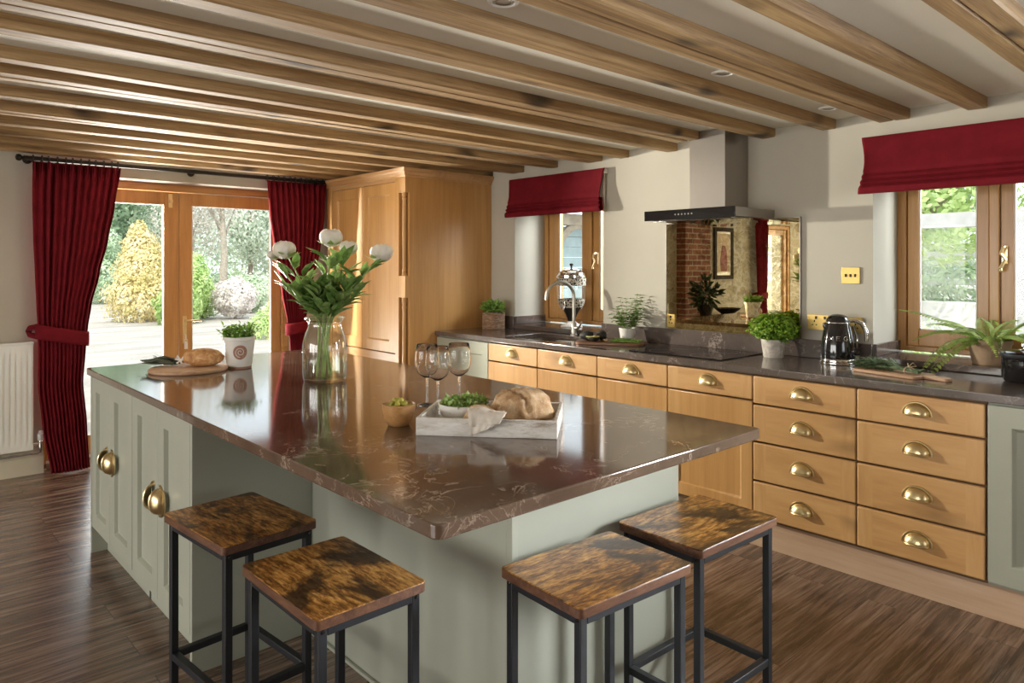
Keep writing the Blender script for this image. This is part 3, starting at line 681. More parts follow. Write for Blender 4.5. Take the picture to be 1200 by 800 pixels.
for lab, y0, y1 in zip(labs, (3.438, 2.914, 2.396, 1.878), (3.942, 3.438, 2.914, 2.396)):
    c = thing('base_cabinet', lab, 'cabinet', unit_base((y0+y1)/2)); carcass(c, y0, y1, top=0.71 if y0 > 2.9 else 0.884)
    drawer(c, y0+0.003, y1-0.003, 0.752, 0.873)
    obj('door', shaker(MB(), y0+0.003, y1-0.003, 0.175, 0.743, xf, 0.02, 0.062, 0.010, 0.006, ztop=0.19), 'oak', c, W=True, bev=0.003, smooth=20)
c = thing('base_cabinet', 'sage green cabinet with a brass knob in the far corner', 'cabinet', unit_base(4.25)); carcass(c, 3.945, 4.56, 'sage')
dr = obj('door', shaker(MB(), 3.947, 4.557, 0.165, 0.873, xf, 0.02, 0.065, 0.009, 0.008, ztop=0.09), 'sage', c, W=True, bev=0.002, smooth=20)
kn = MB().lathe([(0.0001, 0.032), (0.010, 0.031), (0.016, 0.024), (0.012, 0.016), (0.006, 0.012), (0.007, 0.0)], 16).xf(Matrix.Translation((xf, 4.25, 0.835)) @ Matrix.Rotation(-pi/2, 4, 'Y'))
obj('knob', kn, 'brass', dr, W=True)
c = thing('base_cabinet', 'sage green panelled cabinet at the right edge of the photo', 'cabinet', unit_base(0.55)); carcass(c, 0.25, 0.857, 'sage')
obj('door', shaker(MB(), 0.253, 0.854, 0.165, 0.873, xf, 0.02, 0.082, 0.014, 0.012), 'sage', c, W=True, bev=0.002, smooth=20)
c = thing('base_cabinet', 'sage green cabinet next along outside the frame', 'cabinet', unit_base(-0.05)); carcass(c, -0.35, 0.247, 'sage')
obj('door', shaker(MB(), -0.347, 0.244, 0.165, 0.873, xf, 0.02, 0.082, 0.014, 0.012), 'sage', c, W=True, bev=0.002, smooth=20)
pl = MB().box(3.40, 3.425, 1.815, 4.57, 0, 0.152); pl2 = MB().box(3.40, 3.425, -0.35, 1.812, 0, 0.152)
struct('trim_1', pl, 'plinth', 'pale oak plinth under the far cabinets', 'plinth', bev=0.001)
struct('trim_5', pl2, 'plinth', 'pale oak plinth under the drawer cabinets', 'plinth', bev=0.001)

# worktop with the sink cut-out
wt = MB(); ox0, ox1, oy0, oy1 = 3.334, XW-0.001, -0.35, 4.568; hx0, hx1, hy0, hy1 = 3.455, 3.815, 3.31, 3.88
for z in (0.92, 0.886):
    wt.add([(ox0, oy0, z), (ox1, oy0, z), (ox1, oy1, z), (ox0, oy1, z), (hx0, hy0, z), (hx1, hy0, z), (hx1, hy1, z), (hx0, hy1, z)], [(0,1,5,4),(1,2,6,5),(2,3,7,6),(3,0,4,7)])
wt.f += [(0,1,9,8),(1,2,10,9),(2,3,11,10),(3,0,8,11),(4,5,13,12),(5,6,14,13),(6,7,15,14),(7,4,12,15)]
me_ = obj('worktop', wt, 'quartz_g', bev=0.003, smooth=30); tag(me_, 'long grey brown stone worktop along the right wall', 'worktop')
for a, b in ((1.514, 3.35), (4.28, 4.568), (-0.35, 0.585)): obj('upstand', MB().box(3.898, 3.9195, a, b, 0.9205, 1.02), 'quartz_g', me_, bev=0.002)
for a, b in ((4.262, 4.2795), (1.496, 1.5135), (3.3505, 3.368)): obj('reveal_upstand', MB().box(3.921, 4.249, a, b, 0.9575, 1.02), 'quartz_g', me_, bev=0.002)
# sink
sk_ = thing('kitchen_sink', 'undermounted steel sink bowl below the arched tap', 'sink', (3.635, 3.6, 0.72))
bw = MB(); rings = []
for (ins, z) in ((-0.012, 0.884), (0.0, 0.884), (0.006, 0.75), (0.03, 0.725)):
    rings.append([(x, y, z) for x, y in rrect(hx0+ins, hx1-ins, hy0+ins, hy1-ins, 0.03, 4)])
nn = len(rings[0]); vs_ = [p for r in rings for p in r]; fs = [(k*nn+j, k*nn+(j+1) % nn, (k+1)*nn+(j+1) % nn, (k+1)*nn+j) for k in range(3) for j in range(nn)]; fs.append(tuple(3*nn+j for j in range(nn)))
bw.add(vs_, fs); obj('bowl', bw, 'steel', sk_, W=True, solid=0.002)
obj('drain', MB().lathe([(0.0001, 0.004), (0.025, 0.004), (0.04, 0.002), (0.042, 0.0)], 20, (3.635, 3.6, 0.7265)), 'chrome', sk_, W=True)
# tap
tp = thing('kitchen_tap', 'tall nickel swan neck tap beside the sink', 'tap', (3.855, 3.575, 0.92))
obj('base_body', MB().lathe([(0.027, 0), (0.027, 0.006), (0.021, 0.012), (0.019, 0.09), (0.014, 0.10)], 20), 'nickel', tp)
pts = [(0, 0, 0.09), (0, 0, 0.20), (0, 0, 0.285)]+[(-0.105+0.105*cos(a), 0.035-0.035*cos(a), 0.285+0.105*sin(a)) for a in [pi*i/14 for i in range(1, 14)]]+[(-0.21, 0.07, 0.285), (-0.213, 0.071, 0.265)]
obj('spout', MB().tube(pts, 0.0125, 12), 'nickel', tp)
lv = MB().tube([(0, 0, 0.055), (0.0, -0.04, 0.055)], 0.015, 12); lv.tube([(0, -0.04, 0.055), (-0.005, -0.055, 0.062), (-0.02, -0.095, 0.105)], [0.011, 0.009, 0.006], 8)
obj('lever', lv, 'nickel', tp)
# hob
hb = thing('induction_hob', 'black glass hob set flush in the worktop below the hood', 'hob', (3.63, 2.40, 0.92))
obj('glass_plate', MB().prism(rrect(3.412, 3.86, 2.10, 2.72, 0.008), 'Z', 0.9205, 0.926), 'hobglass', hb, W=True, bev=0.001)
zr = MB()
for cx, cy, r in ((3.52, 2.26, 0.085), (3.75, 2.26, 0.07), (3.52, 2.56, 0.07), (3.75, 2.56, 0.09)):
    zr.grid(48, 2, lambda u, v: (cx+(r+0.0015*v)*cos(2*pi*u), cy+(r+0.0015*v)*sin(2*pi*u), 0.9264), cu=True)
obj('zone_marking', zr, 'steel', hb, W=True)
# mirror splashback
mr = thing('mirror_splashback', 'mottled antique mirror panel behind the hob', 'mirror', (3.915, 2.35, 1.04))
obj('mirror_glass', MB().box(3.909, 3.918, 1.903, 2.803, 1.022, 1.70), 'mirror', mr, W=True, bev=0.0)
ef = MB()
for a in ((1.899, 1.904, 1.021, 1.704), (2.802, 2.807, 1.021, 1.704), (1.899, 2.807, 1.699, 1.704)): ef.box(3.904, 3.9185, *a)
obj('edge_trim', ef, 'steel', mr, W=True)
# hood
hd = thing('cooker_hood', 'stainless chimney hood with a dark glass control fascia', 'hood', (3.92, 2.35, 1.69))
obj('chimney', MB().box(3.667, 3.919, 2.227, 2.465, 1.75, 2.219), 'steel', hd, W=True, bev=0.002)
cn = MB().box(3.497, 3.919, 2.06, 2.66, 1.698, 1.750); obj('canopy', cn, 'steel', hd, W=True, bev=0.002)
fa = obj('fascia', MB().box(3.487, 3.497, 2.06, 2.66, 1.693, 1.752), 'black', hd, W=True, bev=0.001)
bt = MB()
for k in range(6):
    q_ = MB().lathe([(0.005, 0), (0.004, 0.0015)], 10).xf(Matrix.Translation((3.487, 2.44-0.022*k, 1.724)) @ Matrix.Rotation(-pi/2, 4, 'Y')); bt.add(q_.v, q_.f)
obj('control_button', bt, 'steel', fa, W=True, label='row of small control symbols')
obj('filter_plate', MB().box(3.52, 3.90, 2.10, 2.62, 1.690, 1.698), 'chrome', hd, W=True, bev=0.001)
gl = MB().prism([(3.56, 1.688), (3.905, 1.682), (3.905, 1.686), (3.56, 1.692)], 'Y', 2.0, 2.6); obj('glass_visor', gl, 'vase', hd, W=True)

# sockets and switch
def plate(name, label, y0, y1, z0, z1, nsock, rockers, cat, x=XW):
    t = thing(name, label, cat, (x, (y0+y1)/2, (z0+z1)/2)); t.location = (x, (y0+y1)/2, z0)
    pl_ = obj('plate', MB().box(x-0.008, x-0.0005, y0, y1, z0, z1), 'goldplate', t, W=True, bev=0.002)
    for k in range(nsock):
        yc = y0+(y1-y0)*(0.27+0.46*k) if nsock > 1 else (y0+y1)/2; zc = z0+(z1-z0)*0.42
        pm = MB().box(x-0.0092, x-0.0075, yc-0.003, yc+0.003, zc+0.008, zc+0.018); pm.box(x-0.0092, x-0.0075, yc-0.014, yc-0.007, zc-0.010, zc-0.004); pm.box(x-0.0092, x-0.0075, yc+0.007, yc+0.014, zc-0.010, zc-0.004)
        obj('pin_hole', pm, 'black', pl_, W=True)
    for k in range(rockers):
        yc = y0+(y1-y0)*(k+1)/(rockers+1); zc = z0+(z1-z0)*(0.5 if not nsock else 0.80)
        obj('rocker_switch', MB().box(x-0.013, x-0.0075, yc-0.005, yc+0.005, zc-0.008, zc+0.008), 'darkmetal', pl_, W=True, bev=0.001)
    return t
plate('wall_socket', 'brass double socket left of the kettle', 1.715, 1.861, 1.075, 1.16, 2, 2, 'socket')
plate('wall_socket', 'brass double socket partly behind the kettle', 1.565, 1.70, 1.07, 1.155, 2, 2, 'socket')
plate('light_switch', 'square brass three rocker light switch above the kettle', 1.578, 1.675, 1.333, 1.421, 0, 3, 'switch')
plate('wall_socket', 'brass socket at the lower corner of the mirror', 2.735, 2.795, 1.03, 1.115, 1, 1, 'socket', 3.909)

# ------------------------------------------------------------------ roman blinds
def blind(label, y0, y1, z0, z1):
    t = thing('roman_blind', label, 'blind', (3.91, (y0+y1)/2, z0))
    prof = [(3.878, z1), (3.872, z1-0.02), (3.862, z0+0.16), (3.848, z0+0.115), (3.852, z0+0.100), (3.836, z0+0.085), (3.846, z0+0.072), (3.828, z0+0.057), (3.842, z0+0.045), (3.822, z0+0.028), (3.826, z0+0.006), (3.832, z0), (3.86, z0+0.002), (3.868, z0+0.03), (3.88, z0+0.10)]
    m = len(prof)
    def f(u, v):
        i = min(int(v*(m-1)), m-2); q = v*(m-1)-i; a, b = prof[i], prof[i+1]
        y = y1+(y0-y1)*u; x = a[0]+(b[0]-a[0])*q; z = a[1]+(b[1]-a[1])*q
        edge = math.exp(-min(u, 1-u)*26)
        mid = sin(pi*min(1, max(0, (z1-z)/(z1-z0))))
        x += 0.004*noise.noise((y*5, z*7, 1.0))*mid*2 - 0.010*edge*mid
        y += (0.5-u)*0.045*mid*edge*-1 if edge > 0.01 else 0
        if z < z1-0.03: z -= 0.006*noise.noise((y*3, 4.0, 0))*mid
        return (x, y, z)
    o = obj('fabric', MB().grid(60, 43, f), 'burg', t, W=True, solid=0.004, smooth=60)
    obj('headrail', MB().box(3.884, 3.919, y0+0.012, y1-0.012, z1-0.035, z1-0.004), 'white', t, W=True, bev=0.002)
    obj('lining', MB().box(3.890, 3.893, y0+0.015, y1-0.015, z0+0.01, z1-0.035), 'linen', t, W=True)
    cordm = MB()
    for yy in (y0+0.02, ): cordm.tube([(3.905, yy, z1-0.03), (3.906, yy, z0-0.02)], 0.002, 6)
    obj('pull_cord', cordm, 'string', t, W=True)
    return t
blind('burgundy roman blind drawn up over the sink window', 3.30, 4.30, 1.812, 2.115)
blind('burgundy roman blind over the wide right window', 0.56, 1.555, 1.80, 2.095)

# ------------------------------------------------------------------ curtains, pole
def curtain(name, label, levels, nf, yc, ztie, tie_ends, seed, hook_side, loc):
    t = thing(name, label, 'curtain', loc)
    levels = sorted(levels)
    def span(z):
        for (a, b) in zip(levels, levels[1:]):
            if a[0] <= z <= b[0]:
                q = (z-a[0])/(b[0]-a[0]); q = q*q*(3-2*q)*0.5+q*0.5
                return a[1]+(b[1]-a[1])*q, a[2]+(b[2]-a[2])*q
        return (levels[-1][1:] if z > levels[-1][0] else levels[0][1:])
    z0, z1 = levels[0][0], levels[-1][0]; nu, nv = nf*12+1, 60
    def f(u, v):
        z = z0+(z1-z0)*v; xl, xr = span(z)
        tie = math.exp(-((z-ztie)/0.16)**2); top = max(0, (z-(z1-0.14))/0.14)
        ph = u*nf*2*pi+0.5*noise.noise((u*nf*0.7, seed, z*0.35))*(1-top)
        amp = 0.019*(1-0.35*tie)*(1-0.2*top)
        wob = 0.75+0.75*noise.noise((u*nf*0.6, seed+3, z*0.5))
        y = yc-amp*wob*sin(ph)
        if top > 0:   # pinch pleats
            y += -0.012*top*math.cos(ph*3)
        uu = u+0.10*cos(ph)/(nf*2*pi)
        bulge = 0.03*sin(pi*u)*(1-tie)*(1-top)
        return (xl+(xr-xl)*min(1, max(0, uu)), y-bulge, z)
    obj('drape', MB().grid(nu, nv, f), 'burg', t, W=True, solid=0.003, smooth=70)
    # tieback band round the gathered cloth
    xl, xr = span(ztie); cx, rx = (xl+xr)/2, (xr-xl)/2+0.012; za, zb = tie_ends
    def g(u, v):
        a = 2*pi*u; x = cx+rx*cos(a); q = (cos(a)+1)/2
        zc = za+(zb-za)*q; y = yc+0.005-0.062*sin(a)
        return (x, y-0.006*sin(pi*v)*(1 if sin(a) > 0 else -1), zc-0.05+0.10*v)
    obj('tieback', MB().grid(48, 6, g, cu=True), 'burg', t, W=True, solid=0.006, smooth=60)
    hx = xl-0.035 if hook_side < 0 else xr+0.035; hz = za if hook_side < 0 else zb
    lp = MB().tube([((xl if hook_side < 0 else xr), yc+0.01, hz+0.03), (hx, yc+0.06, hz+0.02), (hx+0.01*hook_side, YB-0.03, hz), (hx, yc+0.06, hz-0.025), ((xl if hook_side < 0 else xr), yc+0.01, hz-0.035)], [0.022, 0.02, 0.012, 0.018, 0.02], 8)
    obj('tieback_tail', lp, 'burg', t, W=True)
    hk = MB().tube([(hx, YB, hz), (hx, YB-0.035, hz)], 0.008); hk.blob((hx, YB-0.045, hz), (0.016, 0.014, 0.016), nu=12, nv=8)
    obj('holdback_knob', hk, 'darkmetal', t, W=True)
    return t
curtain('curtain', 'burgundy pleated curtain tied back beside the radiator', [(0.012, 0.975, 1.205), (0.32, 0.926, 1.19), (0.616, 0.90, 1.166), (0.849, 0.9, 1.182), (0.995, 0.898, 1.195), (1.142, 0.891, 1.216), (1.376, 0.882, 1.269), (1.612, 0.872, 1.323), (1.849, 0.867, 1.365), (2.13, 0.867, 1.403)], 12, 5.745, 0.93, (0.985, 0.915), 1.0, -1, (1.1, 5.75, 0))
curtain('curtain', 'burgundy pleated curtain tied back against the tall oak cupboard', [(0.012, 2.72, 2.88), (0.50, 2.71, 2.84), (0.785, 2.692, 2.825), (0.945, 2.67, 2.835), (1.219, 2.617, 2.885), (1.58, 2.551, 2.974), (1.87, 2.514, 3.014), (2.13, 2.492, 3.022)], 11, 5.745, 0.90, (0.89, 0.92), 5.0, 1, (2.75, 5.75, 0))
cp = thing('curtain_pole', 'dark wood curtain pole with rings across the patio doors', 'curtain pole', (1.9, 5.77, 2.155))
ro = obj('rod', MB().tube([(0.83, 5.77, 2.152), (3.03, 5.77, 2.152)], 0.0155, 14), 'darkmetal', cp, W=True)
for x, s in ((0.83, -1), (3.03, 1)):
    fn = MB().lathe([(0.0155, 0), (0.023, 0.006), (0.014, 0.014), (0.014, 0.02), (0.026, 0.03), (0.030, 0.045), (0.024, 0.062), (0.0001, 0.070)], 18).xf(Matrix.Translation((x, 5.77, 2.152)) @ Matrix.Rotation(s*pi/2, 4, 'Y') @ Matrix.Scale(0.8, 4))
    obj('finial', fn, 'darkmetal', cp, W=True)
for x in (0.80+0.055, 1.93, 3.00):
    br = MB().tube([(x, YB, 2.152), (x, 5.785, 2.152)], 0.009); q_ = MB().lathe([(0.028, 0), (0.028, 0.008), (0.012, 0.014)], 16).xf(Matrix.Translation((x, YB, 2.152)) @ Matrix.Rotation(pi/2, 4, 'X')); br.add(q_.v, q_.f)
    obj('bracket', br, 'darkmetal', cp, W=True)
for k in range(12):
    for xa, xb, n in ((0.875, 1.395, 12), (2.505, 3.0, 11)):
        if k >= n: continue
        x = xa+(xb-xa)*k/(n-1)
        rg = MB().tube([(x+0.004*sin(k*2.1), 5.77+0.024*cos(a), 2.152+0.024*sin(a)) for a in [2*pi*i/16 for i in range(16)]], 0.0038, 6, closed=True); rg.tube([(x, 5.768, 2.128), (x, 5.76, 2.115)], 0.003, 6)
        obj('ring', rg, 'darkmetal', cp, W=True)

# ------------------------------------------------------------------ radiator
rd = thing('radiator', 'white ribbed panel radiator left of the curtain', 'radiator', (0.35, 5.82, 0.17))
def radf(u, v):
    x = -0.3+1.18*u; k = (u*36) % 1.0; y = 5.79-(0.008 if 0.2 < k < 0.8 else 0.0)*(1 if 0.05 < v < 0.95 else 0)
    return (x, y, 0.19+0.70*v)
obj('front_panel', MB().grid(36*5+1, 21, radf), 'white', rd, W=True, smooth=60)
rb = MB().box(-0.3, 0.88, 5.791, 5.83, 0.18, 0.905); obj('body', rb, 'white', rd, W=True, bev=0.004)
obj('top_grille', MB().box(-0.302, 0.883, 5.786, 5.835, 0.897, 0.912), 'white', rd, W=True, bev=0.003)
vl = MB().tube([(0.875, 5.81, 0.215), (0.925, 5.81, 0.215)], 0.008, 10); vl.lathe([(0.011, -0.03), (0.012, 0.012), (0.010, 0.02)], 12, (0.925, 5.81, 0.215))
obj('valve_body', vl, 'chrome', rd, W=True)
obj('valve_head', MB().lathe([(0.016, 0), (0.020, 0.008), (0.020, 0.045), (0.014, 0.05), (0.012, 0.062), (0.008, 0.066)], 16, (0.925, 5.81, 0.235)), 'white', rd, W=True)
obj('pipe', MB().tube([(0.925, 5.81, 0.195), (0.925, 5.815, 0.155), (0.905, 5.82, 0.148), (-0.35, 5.82, 0.148)], 0.008, 10), 'chrome', rd, W=True)

# ------------------------------------------------------------------ tall cupboard
tc = thing('tall_cupboard', 'tall oak cupboard with panelled doors and cornice', 'cupboard', (3.5, 5.2, 0))
cx0 = 3.062
obj('side_panel', MB().box(cx0+0.075, 3.917, 4.572, 4.595, 0.0, 2.10), 'oak', tc, W=True, bev=0.001)
obj('carcass', MB().box(cx0+0.03, 3.917, 4.598, 5.80, 0.02, 2.098), 'gapdark', tc, W=True)
obj('base_drawer', MB().box(cx0+0.006, cx0+0.028, 4.712, 5.70, 0.12, 0.745), 'oak_y', tc, W=True, bev=0.003)
obj('front_rail', MB().box(cx0+0.004, cx0+0.03, 4.712, 5.72, 2.075, 2.10), 'oak_y', tc, W=True)
for y0, y1 in ((4.715, 5.205), (5.209, 5.70)):
    dr = obj('door', shaker(MB(), y0, y1, 0.752, 2.072, cx0+0.004, 0.022, 0.085, 0.012, 0.010), 'oak', tc, W=True, bev=0.002, smooth=20)
obj('end_stile', MB().box(cx0, cx0+0.03, 5.703, 5.80, 0.0, 2.10), 'oak', tc, W=True, bev=0.002)
pp = obj('corner_post', MB().box(cx0+0.04, cx0+0.075, 4.572, 4.71, 0, 2.10).box(cx0, cx0+0.04, 4.66, 4.71, 0, 2.10).box(cx0, cx0+0.04, 4.572, 4.66, 1.985, 2.10).box(cx0, cx0+0.04, 4.572, 4.66, 1.185, 1.35).box(cx0, cx0+0.04, 4.572, 4.66, 0.0, 0.16), 'oak', tc, W=True, bev=0.002)
pr = [(0.019, 0), (0.019, 0.02), (0.013, 0.03), (0.019, 0.04), (0.014, 0.06), (0.0165, 0.30), (0.0155, 0.55), (0.014, 0.575), (0.019, 0.59), (0.013, 0.60), (0.019, 0.615), (0.019, 0.635)]
for z0, s in ((1.35, 1.0), (0.16, 1025/635)):
    obj('turned_column', MB().lathe([(r, z*s) for r, z in pr], 18, (cx0+0.02, 4.612, z0)), 'oak', pp, W=True)
co = [(0, 2.10), (-0.004, 2.10), (-0.006, 2.112), (-0.016, 2.118), (-0.022, 2.135), (-0.036, 2.148), (-0.038, 2.168), (0, 2.168)]
cm = MB(); ys = 4.572
prof = [(-p[0], p[1]) for p in co]
vs_ = []; fs = []
path = [(lambda o, z: (cx0-o, 5.80, z)), (lambda o, z: (cx0-o, ys-o, z)), (lambda o, z: (3.917, ys-o, z))]
for fn in path: vs_ += [fn(o, z) for o, z in prof]
n = len(prof)
for k in range(2):
    for j in range(n-1): fs.append((k*n+j, k*n+j+1, (k+1)*n+j+1, (k+1)*n+j))
fs.append((n-1, 2*n-1, 3*n-1)); 
cm.add(vs_, fs)
obj('cornice', cm, 'oak_y', tc, W=True, smooth=20)

# ------------------------------------------------------------------ ceiling downlights
for (x, y, lab) in ((2.62, 1.56, 'recessed ceiling downlight beside the paired beams, middle of three'), (3.60, 1.605, 'recessed ceiling downlight nearest the right wall'), (1.425, 1.607, 'recessed ceiling downlight at the top edge of the photo')):
    y = 1.60 if y == 1.56 else y
    t = thing('ceiling_downlight', lab, 'downlight', (x, y, ZC), 0, 'recessed downlights')
    obj('bezel', MB().lathe([(0.048, 0.0), (0.046, -0.006), (0.036, -0.008), (0.033, -0.002)], 28, cap=False), 'white', t)
    obj('lens', MB().lathe([(0.0001, -0.003), (0.034, -0.0025)], 24), 'lamplens', t)
    obj('lamp_ring', MB().lathe([(0.026, -0.003), (0.024, -0.006), (0.020, -0.004)], 20, cap=False), 'steel', t)

# ------------------------------------------------------------------ plants: shared builders
rnd = random.Random(11)
def rv(r=1.0): 
    while True:
        v = Vector((rnd.uniform(-1, 1), rnd.uniform(-1, 1), rnd.uniform(-1, 1)))
        if 0.05 < v.length < 1: return v*r
def bushy(mb, c, rad, n, L, W, up=0.4, shell=0.45, zmin=None):
    c = Vector(c)
    for _ in range(n):
        d = rv().normalized(); k = shell+(1-shell)*rnd.random()
        p = Vector((c.x+d.x*rad[0]*k, c.y+d.y*rad[1]*k, c.z+d.z*rad[2]*k))
        if zmin is not None and p.z < zmin: continue
        dd = (d+rv(0.7)+Vector((0, 0, up))).normalized(); s = rnd.uniform(0.7, 1.25)
        mb.leaf(p, dd, rv()+Vector((0, 0, 0.8)), L*s, W*s, rnd.uniform(0, 0.4))
    return mb
Z0 = 0.92
# ---- peony vase
VX, VY = 1.535, 2.925
va = thing('flower_vase', 'clear glass vase holding white peonies on the island', 'vase', (VX, VY, Z0))
vp = [(0.0001, 0.006), (0.080, 0.004), (0.092, 0.010), (0.096, 0.03), (0.097, 0.13), (0.096, 0.165), (0.088, 0.20), (0.074, 0.235), (0.071, 0.252), (0.073, 0.262), (0.084, 0.272), (0.086, 0.280), (0.080, 0.284), (0.070, 0.276), (0.067, 0.262)]
obj('glass_body', MB().lathe([(0.0001, 0.0005), (0.088, 0.0005)]+vp[2:], 48), 'vase', va, smooth=60)
obj('base_glass', MB().lathe([(0.0001, 0.012), (0.080, 0.010), (0.090, 0.016), (0.093, 0.03)], 40), 'wine', va, smooth=60)
obj('rim_ring', MB().tube([(0.083*cos(a), 0.083*sin(a), 0.279) for a in [2*pi*i/40 for i in range(40)]], 0.005, 8, closed=True), 'wine', va)
obj('water', MB().lathe([(0.0001, 0.014), (0.089, 0.016), (0.093, 0.03), (0.0935, 0.116), (0.0001, 0.116)], 40), 'water', va, smooth=40)
def peony(base, head, size, label, bud=False, nleaf=9, seed=0):
    t = thing('peony', label, 'flower', (VX+base[0], VY+base[1], Z0+0.02), 0, 'peonies in the glass vase')
    p0 = Vector((VX+base[0], VY+base[1], Z0+0.02)); p3 = Vector(head)
    nk = Vector((VX+(p3.x-VX)*0.10, VY+(p3.y-VY)*0.10, Z0+0.27))
    pts = []
    for i in range(16):
        q = i/15
        pts.append(p0*((1-q)**2)+nk*(2*q*(1-q))+p3*(q*q) if False else (p0.lerp(nk, q/0.45) if q < 0.45 else nk.lerp(p3, (q-0.45)/0.55)))
    for _ in range(2): pts = [pts[0]]+[(pts[i-1]+pts[i]*2+pts[i+1])/4 for i in range(1, 15)]+[pts[-1]]
    obj('stem', MB().tube(pts, 0.0036, 7), 'stem', t, W=True)
    lm = MB(); r_ = random.Random(seed)
    ax = (p3-nk).normalized()
    for k in range(nleaf):
        q = 0.50+0.46*k/nleaf; i = int(q*15); p = pts[i]
        a = k*2.4+seed; out = Vector((cos(a), sin(a), r_.uniform(0.3, 1.0))).normalized()
        for m in range(3):   # divided leaf: three blades on one stalk
            d = (out+Vector((r_.uniform(-.5, .5), r_.uniform(-.5, .5), r_.uniform(0.0, .9)))).normalized()
            b = p+out*0.02
            lm.leaf(b, d, Vector((0, 0, 1))+out*-0.3, r_.uniform(0.075, 0.120), r_.uniform(0.032, 0.050), r_.uniform(0.0, 0.4), 0.35)
    if nleaf: obj('leaves', lm, 'leaf', t, W=True, smooth=60)
    if size > 0:
        hb_ = MB(); c = p3+ax*size*0.75
        for lay, (npet, rs, top) in enumerate(((4, 0.80, 1.35), (5, 0.92, 1.15), (5, 1.02, 0.75))):
            if bud and lay == 2: continue
            for k in range(npet):
                a = 2*pi*k/npet+lay*0.7+seed; hgt = top+0.18*sin(k*2.3+seed+lay)
                def pf(u, v, a=a, rs=rs, hgt=hgt):
                    w_ = 1.25-0.35*v*v; th = a+(u-0.5)*w_*1.55; ph = -1.35+(hgt+1.35)*v-0.10*(2*u-1)**2*v
                    r = size*rs*(1+0.05*sin(3*th+seed)); rr = r*cos(ph)+size*0.05*v*v
                    return (c.x+rr*cos(th)*1.08, c.y+rr*sin(th)*1.08, c.z+r*0.92*sin(ph)+0.03*size*sin(9*u)*v)
                hb_.grid(9, 9, pf)
        hb_.blob(c, (size*0.76, size*0.76, size*0.70), 0.12, 4, seed, 16, 12)
        obj('bloom', hb_, 'petal', t, W=True, smooth=50)
        sp = MB()
        for k in range(5):
            a = k*1.26+seed; sp.leaf(p3-ax*0.002, Vector((cos(a), sin(a), -0.15)), (0, 0, 1), size*1.3, size*0.7, -0.5)
        obj('sepals', sp, 'stem', t, W=True, smooth=60)
    return t
peony((0.02, -0.02), (1.445, 3.105, 1.475), 0.046, 'white peony leaning left, bloom in front of the curtain edge', seed=1)
peony((-0.03, 0.02), (1.405, 3.155, 1.462), 0.026, 'small closed peony bud beside the leftmost bloom', bud=True, nleaf=4, seed=2)
peony((0.0, 0.03), (1.592, 2.985, 1.525), 0.047, 'white peony standing highest in the vase', seed=3)
peony((0.03, 0.02), (1.648, 2.935, 1.487), 0.037, 'white peony between the highest and the rightmost bloom', seed=4)
peony((-0.02, -0.03), (1.748, 2.838, 1.462), 0.046, 'white peony leaning furthest right over the island', seed=5)
for k, (hx, hy, hz, lab) in enumerate(((1.40, 3.06, 1.34, 'leafy peony stem without bloom drooping left'), (1.70, 2.86, 1.34, 'leafy peony stem without bloom drooping right'), (1.50, 2.93, 1.37, 'leafy peony stem without bloom in the middle'), (1.60, 2.84, 1.32, 'leafy peony stem without bloom at the front'), (1.56, 3.08, 1.34, 'leafy peony stem without bloom at the back'))):
    peony((0.035*cos(k*1.3), 0.035*sin(k*1.3)), (hx, hy, hz), 0, lab, nleaf=11, seed=10+k)

# ---- white pot with herb
pt = thing('potted_herb', 'small leafy herb in a white pot with a round brown seal, on the island', 'potted plant', (1.415, 3.59, Z0))
obj('pot', MB().lathe([(0.056, 0.0), (0.057, 0.008), (0.060, 0.012), (0.074, 0.138), (0.080, 0.14), (0.080, 0.155), (0.076, 0.157), (0.073, 0.15), (0.070, 0.13)], 40), 'potcream', pt, smooth=40)
obj('soil', MB().lathe([(0.0001, 0.142), (0.0715, 0.140)], 24), 'soil', pt)
obj('foot_ring', MB().lathe([(0.0575, 0.0005), (0.0585, 0.003), (0.0575, 0.009)], 40, cap=False), 'seal', pt)
# seal printed on the pot, towards the camera
fa_ = math.atan2(-3.59, -1.415)+0.12
def pot_pt(a, z, off=0.0006):
    r = 0.060+(z-0.012)/0.126*0.014+off; return (r*cos(a), r*sin(a), z)
sl = MB().grid(24, 6, lambda u, v: pot_pt(fa_-0.06+0.033*v*cos(2*pi*u)/0.067, 0.082+0.036*v*sin(2*pi*u)), cu=True)
so = obj('seal', sl, 'seal', pt, label='round brown seal on the pot')
sw = MB()
sw.tube([pot_pt(fa_-0.06+(0.004+0.020*i/20)*cos(i*0.55)/0.067, 0.083+(0.004+0.022*i/20)*sin(i*0.55), 0.0012) for i in range(21)], 0.0016, 6)
obj('emblem', sw, 'potcream', so)
hm = MB(); rnd.seed(3)
for k in range(60):
    a = rnd.uniform(0, 2*pi); r = rnd.uniform(0, 0.06); lean = rnd.uniform(0.1, 1.5)
    d = Vector((cos(a)*lean, sin(a)*lean, 1)).normalized(); p = Vector((r*cos(a), r*sin(a), 0.142)); L = rnd.uniform(0.05, 0.085)
    hm.tube([p, p+d*L*0.5, p+d*L], 0.0012, 4)
    for m in range(7):
        q = p+d*L*(0.3+0.7*m/6); hm.leaf(q, (rv(1)+Vector((0, 0, 0.3))), (0, 0, 1), rnd.uniform(0.018, 0.029), rnd.uniform(0.012, 0.018), 0.3)
obj('foliage', hm, 'leaf_mint', pt, smooth=60)

